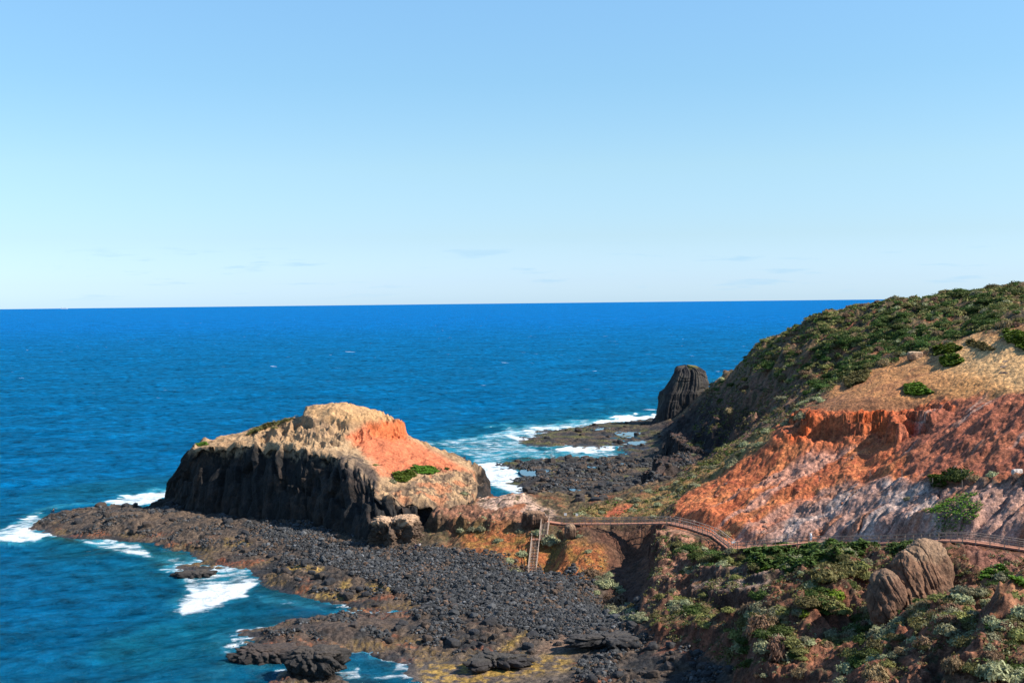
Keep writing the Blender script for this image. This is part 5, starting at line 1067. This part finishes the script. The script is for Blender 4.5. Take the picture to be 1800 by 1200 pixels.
# ------------------------------------------------------------------ people
def cmat(n, c): return wood_mat(n, c, rough=.8, s=9)
SKIN = cmat('skin', (.48,.28,.19)); HAIR = cmat('dark hair', (.03,.02,.015)); WHITE = cmat('white cloth', (.78,.80,.82)); NAVY = cmat('navy cloth', (.02,.035,.09)); PALEB = cmat('pale blue cloth', (.36,.48,.62)); BLK = cmat('black cloth', (.02,.02,.024)); GREY = cmat('grey cloth', (.35,.35,.36))
def skin_obj(name, verts, edges, radii, mat, parent, sub=1):
    me = bpy.data.meshes.new(name); me.from_pydata(verts, edges, []); me.materials.append(mat); o_ = bpy.data.objects.new(name, me); link(o_, parent)
    o_.modifiers.new('skin', 'SKIN').use_smooth_shade = True
    for i, r_ in enumerate(radii): me.skin_vertices[0].data[i].radius = (r_, r_) if not isinstance(r_, tuple) else r_
    me.skin_vertices[0].data[0].use_root = True
    s_ = o_.modifiers.new('sub', 'SUBSURF'); s_.levels = sub; s_.render_levels = sub; return o_
def person(p, rz, label, top, bottom, arms='down', sit=False, group=None):
    root = empty('person', p); root.rotation_euler = (0,0,rz); tag(root, label, 'person', group)
    hz = .92 if not sit else .42
    def leg(s):
        if sit: return [(.10*s,0,hz),(.13*s,.45,hz+.12),(.13*s,.62,.02),(.13*s,.76,.03)]
        return [(.10*s,0,hz-.03),(.12*s,.02,.50),(.13*s,-.01,.08),(.13*s,.13,.04)]
    sh = hz+.50
    def arm(s):
        if arms == 'up': return [(.19*s,0,sh),(.33*s,.12,sh+.02),(.14*s,.24,sh+.20)]
        if arms == 'bent': return [(.19*s,0,sh),(.25*s,.0,sh-.27),(.12*s,.22,sh-.14)]
        return [(.19*s,0,sh),(.25*s,-.02,sh-.28),(.25*s,.06,sh-.52)]
    V = [(0,0,hz),(0,0,hz+.22),(0,0,sh),(0,.01,sh+.10),(0,.02,sh+.20),(0,.02,sh+.29)]; E = [(0,1),(1,2),(2,3),(3,4),(4,5)]; Rr = [.14,.13,.13,.055,.10,.085]
    for s in (-1,1):
        L_ = leg(s); n = len(V); V += L_; E += [(0,n),(n,n+1),(n+1,n+2),(n+2,n+3)]; Rr += [.09,.065,.045,.04]
        A_ = arm(s); n = len(V); V += A_; E += [(2,n),(n,n+1),(n+1,n+2)]; Rr += [.055,.042,.03]
        h_ = np.array(A_[2]); dv_ = (h_-np.array(A_[1])); dv_ /= np.linalg.norm(dv_)
        for fi in range(5):
            b_ = h_+np.array(((fi-2)*.018,0,0)); tp = b_+dv_*(.09 if fi else .05)+np.array(((-.03*s) if fi == 0 else 0,0,0)); n2 = len(V); V += [tuple(b_+dv_*.03), tuple(tp)]; E += [(n+2,n2),(n2,n2+1)]; Rr += [.010,.008]
    skin_obj('body', V, E, Rr, SKIN, root)
    TV = [(0,0,hz+.02),(0,0,hz+.22),(0,0,sh-.02)]; TE = [(0,1),(1,2)]; TR = [.165,.155,.155]
    for s in (-1,1):
        A_ = arm(s); n = len(TV); TV += A_[:2]; TE += [(2,n),(n,n+1)]; TR += [.075,.06]
    skin_obj('shirt', TV, TE, TR, top, root)
    PV = [(0,0,hz+.04)]; PE = []; PR = [.16]
    for s in (-1,1):
        L_ = leg(s); n = len(PV); PV += L_[:3]; PE += [(0,n),(n,n+1),(n+1,n+2)]; PR += [.11,.08,.06]
    skin_obj('trousers', PV, PE, PR, bottom, root)
    skin_obj('hair', [(0,-.01,sh+.27),(0,-.03,sh+.34),(0,-.08,sh+.25)], [(0,1),(0,2)], [.105,.075,.07], HAIR, root)
pp = at(1427,953,206.2); person((pp[0], pp[1]+.7, pp[2]+.03), R(200), 'person in a white top and pale trousers standing on the long boardwalk with raised arms', WHITE, PALEB, 'up')
q = hit(731,968); person(tuple(q+(0,0,.02)), R(150), 'person in navy standing on the cobbles near the headland foot', NAVY, NAVY, 'bent'); q = hit(737,968); person(tuple(q+(0,0,.02)), R(20), 'person in a grey top and black trousers beside the one in navy', GREY, BLK)
q = hit(95,905); person(tuple(q+(0,0,.02)), R(90), 'person in dark clothes sitting on the outer tip of the left rock shelf', BLK, NAVY, 'bent', sit=True)
# ship on the horizon
p = at(113,541,21000); r = empty('cargo_ship', (p[0], p[1], 0)); tag(r, 'tiny pale cargo ship on the left horizon', 'ship'); M_SHIP = wood_mat('ship paint', (.55,.58,.62))
hl = np.array([(-60,-9,10),(-52,-10,-2),(50,-10,-2),(62,0,13),(50,10,-2),(-52,10,-2),(-60,9,10),(48,-9,11),(48,9,11)],float); mesh_np('hull', hl, np.array([(0,1,2),(0,2,7),(7,2,3),(3,4,8),(8,4,5),(8,5,6),(0,6,5),(0,5,1),(0,7,8),(0,8,6),(7,3,8),(1,5,4),(1,4,2),(2,4,3)]), M_SHIP, smooth=False, parent=r)
MB().bar((-50,0,10), (-36,0,10), 16, 1).bar((-43,0,10), (-43,0,30), 12, 12).build('bridge', M_SHIP, r); MB().bar((-30,0,12), (40,0,12), 15, 8).build('containers', M_SHIP, r)
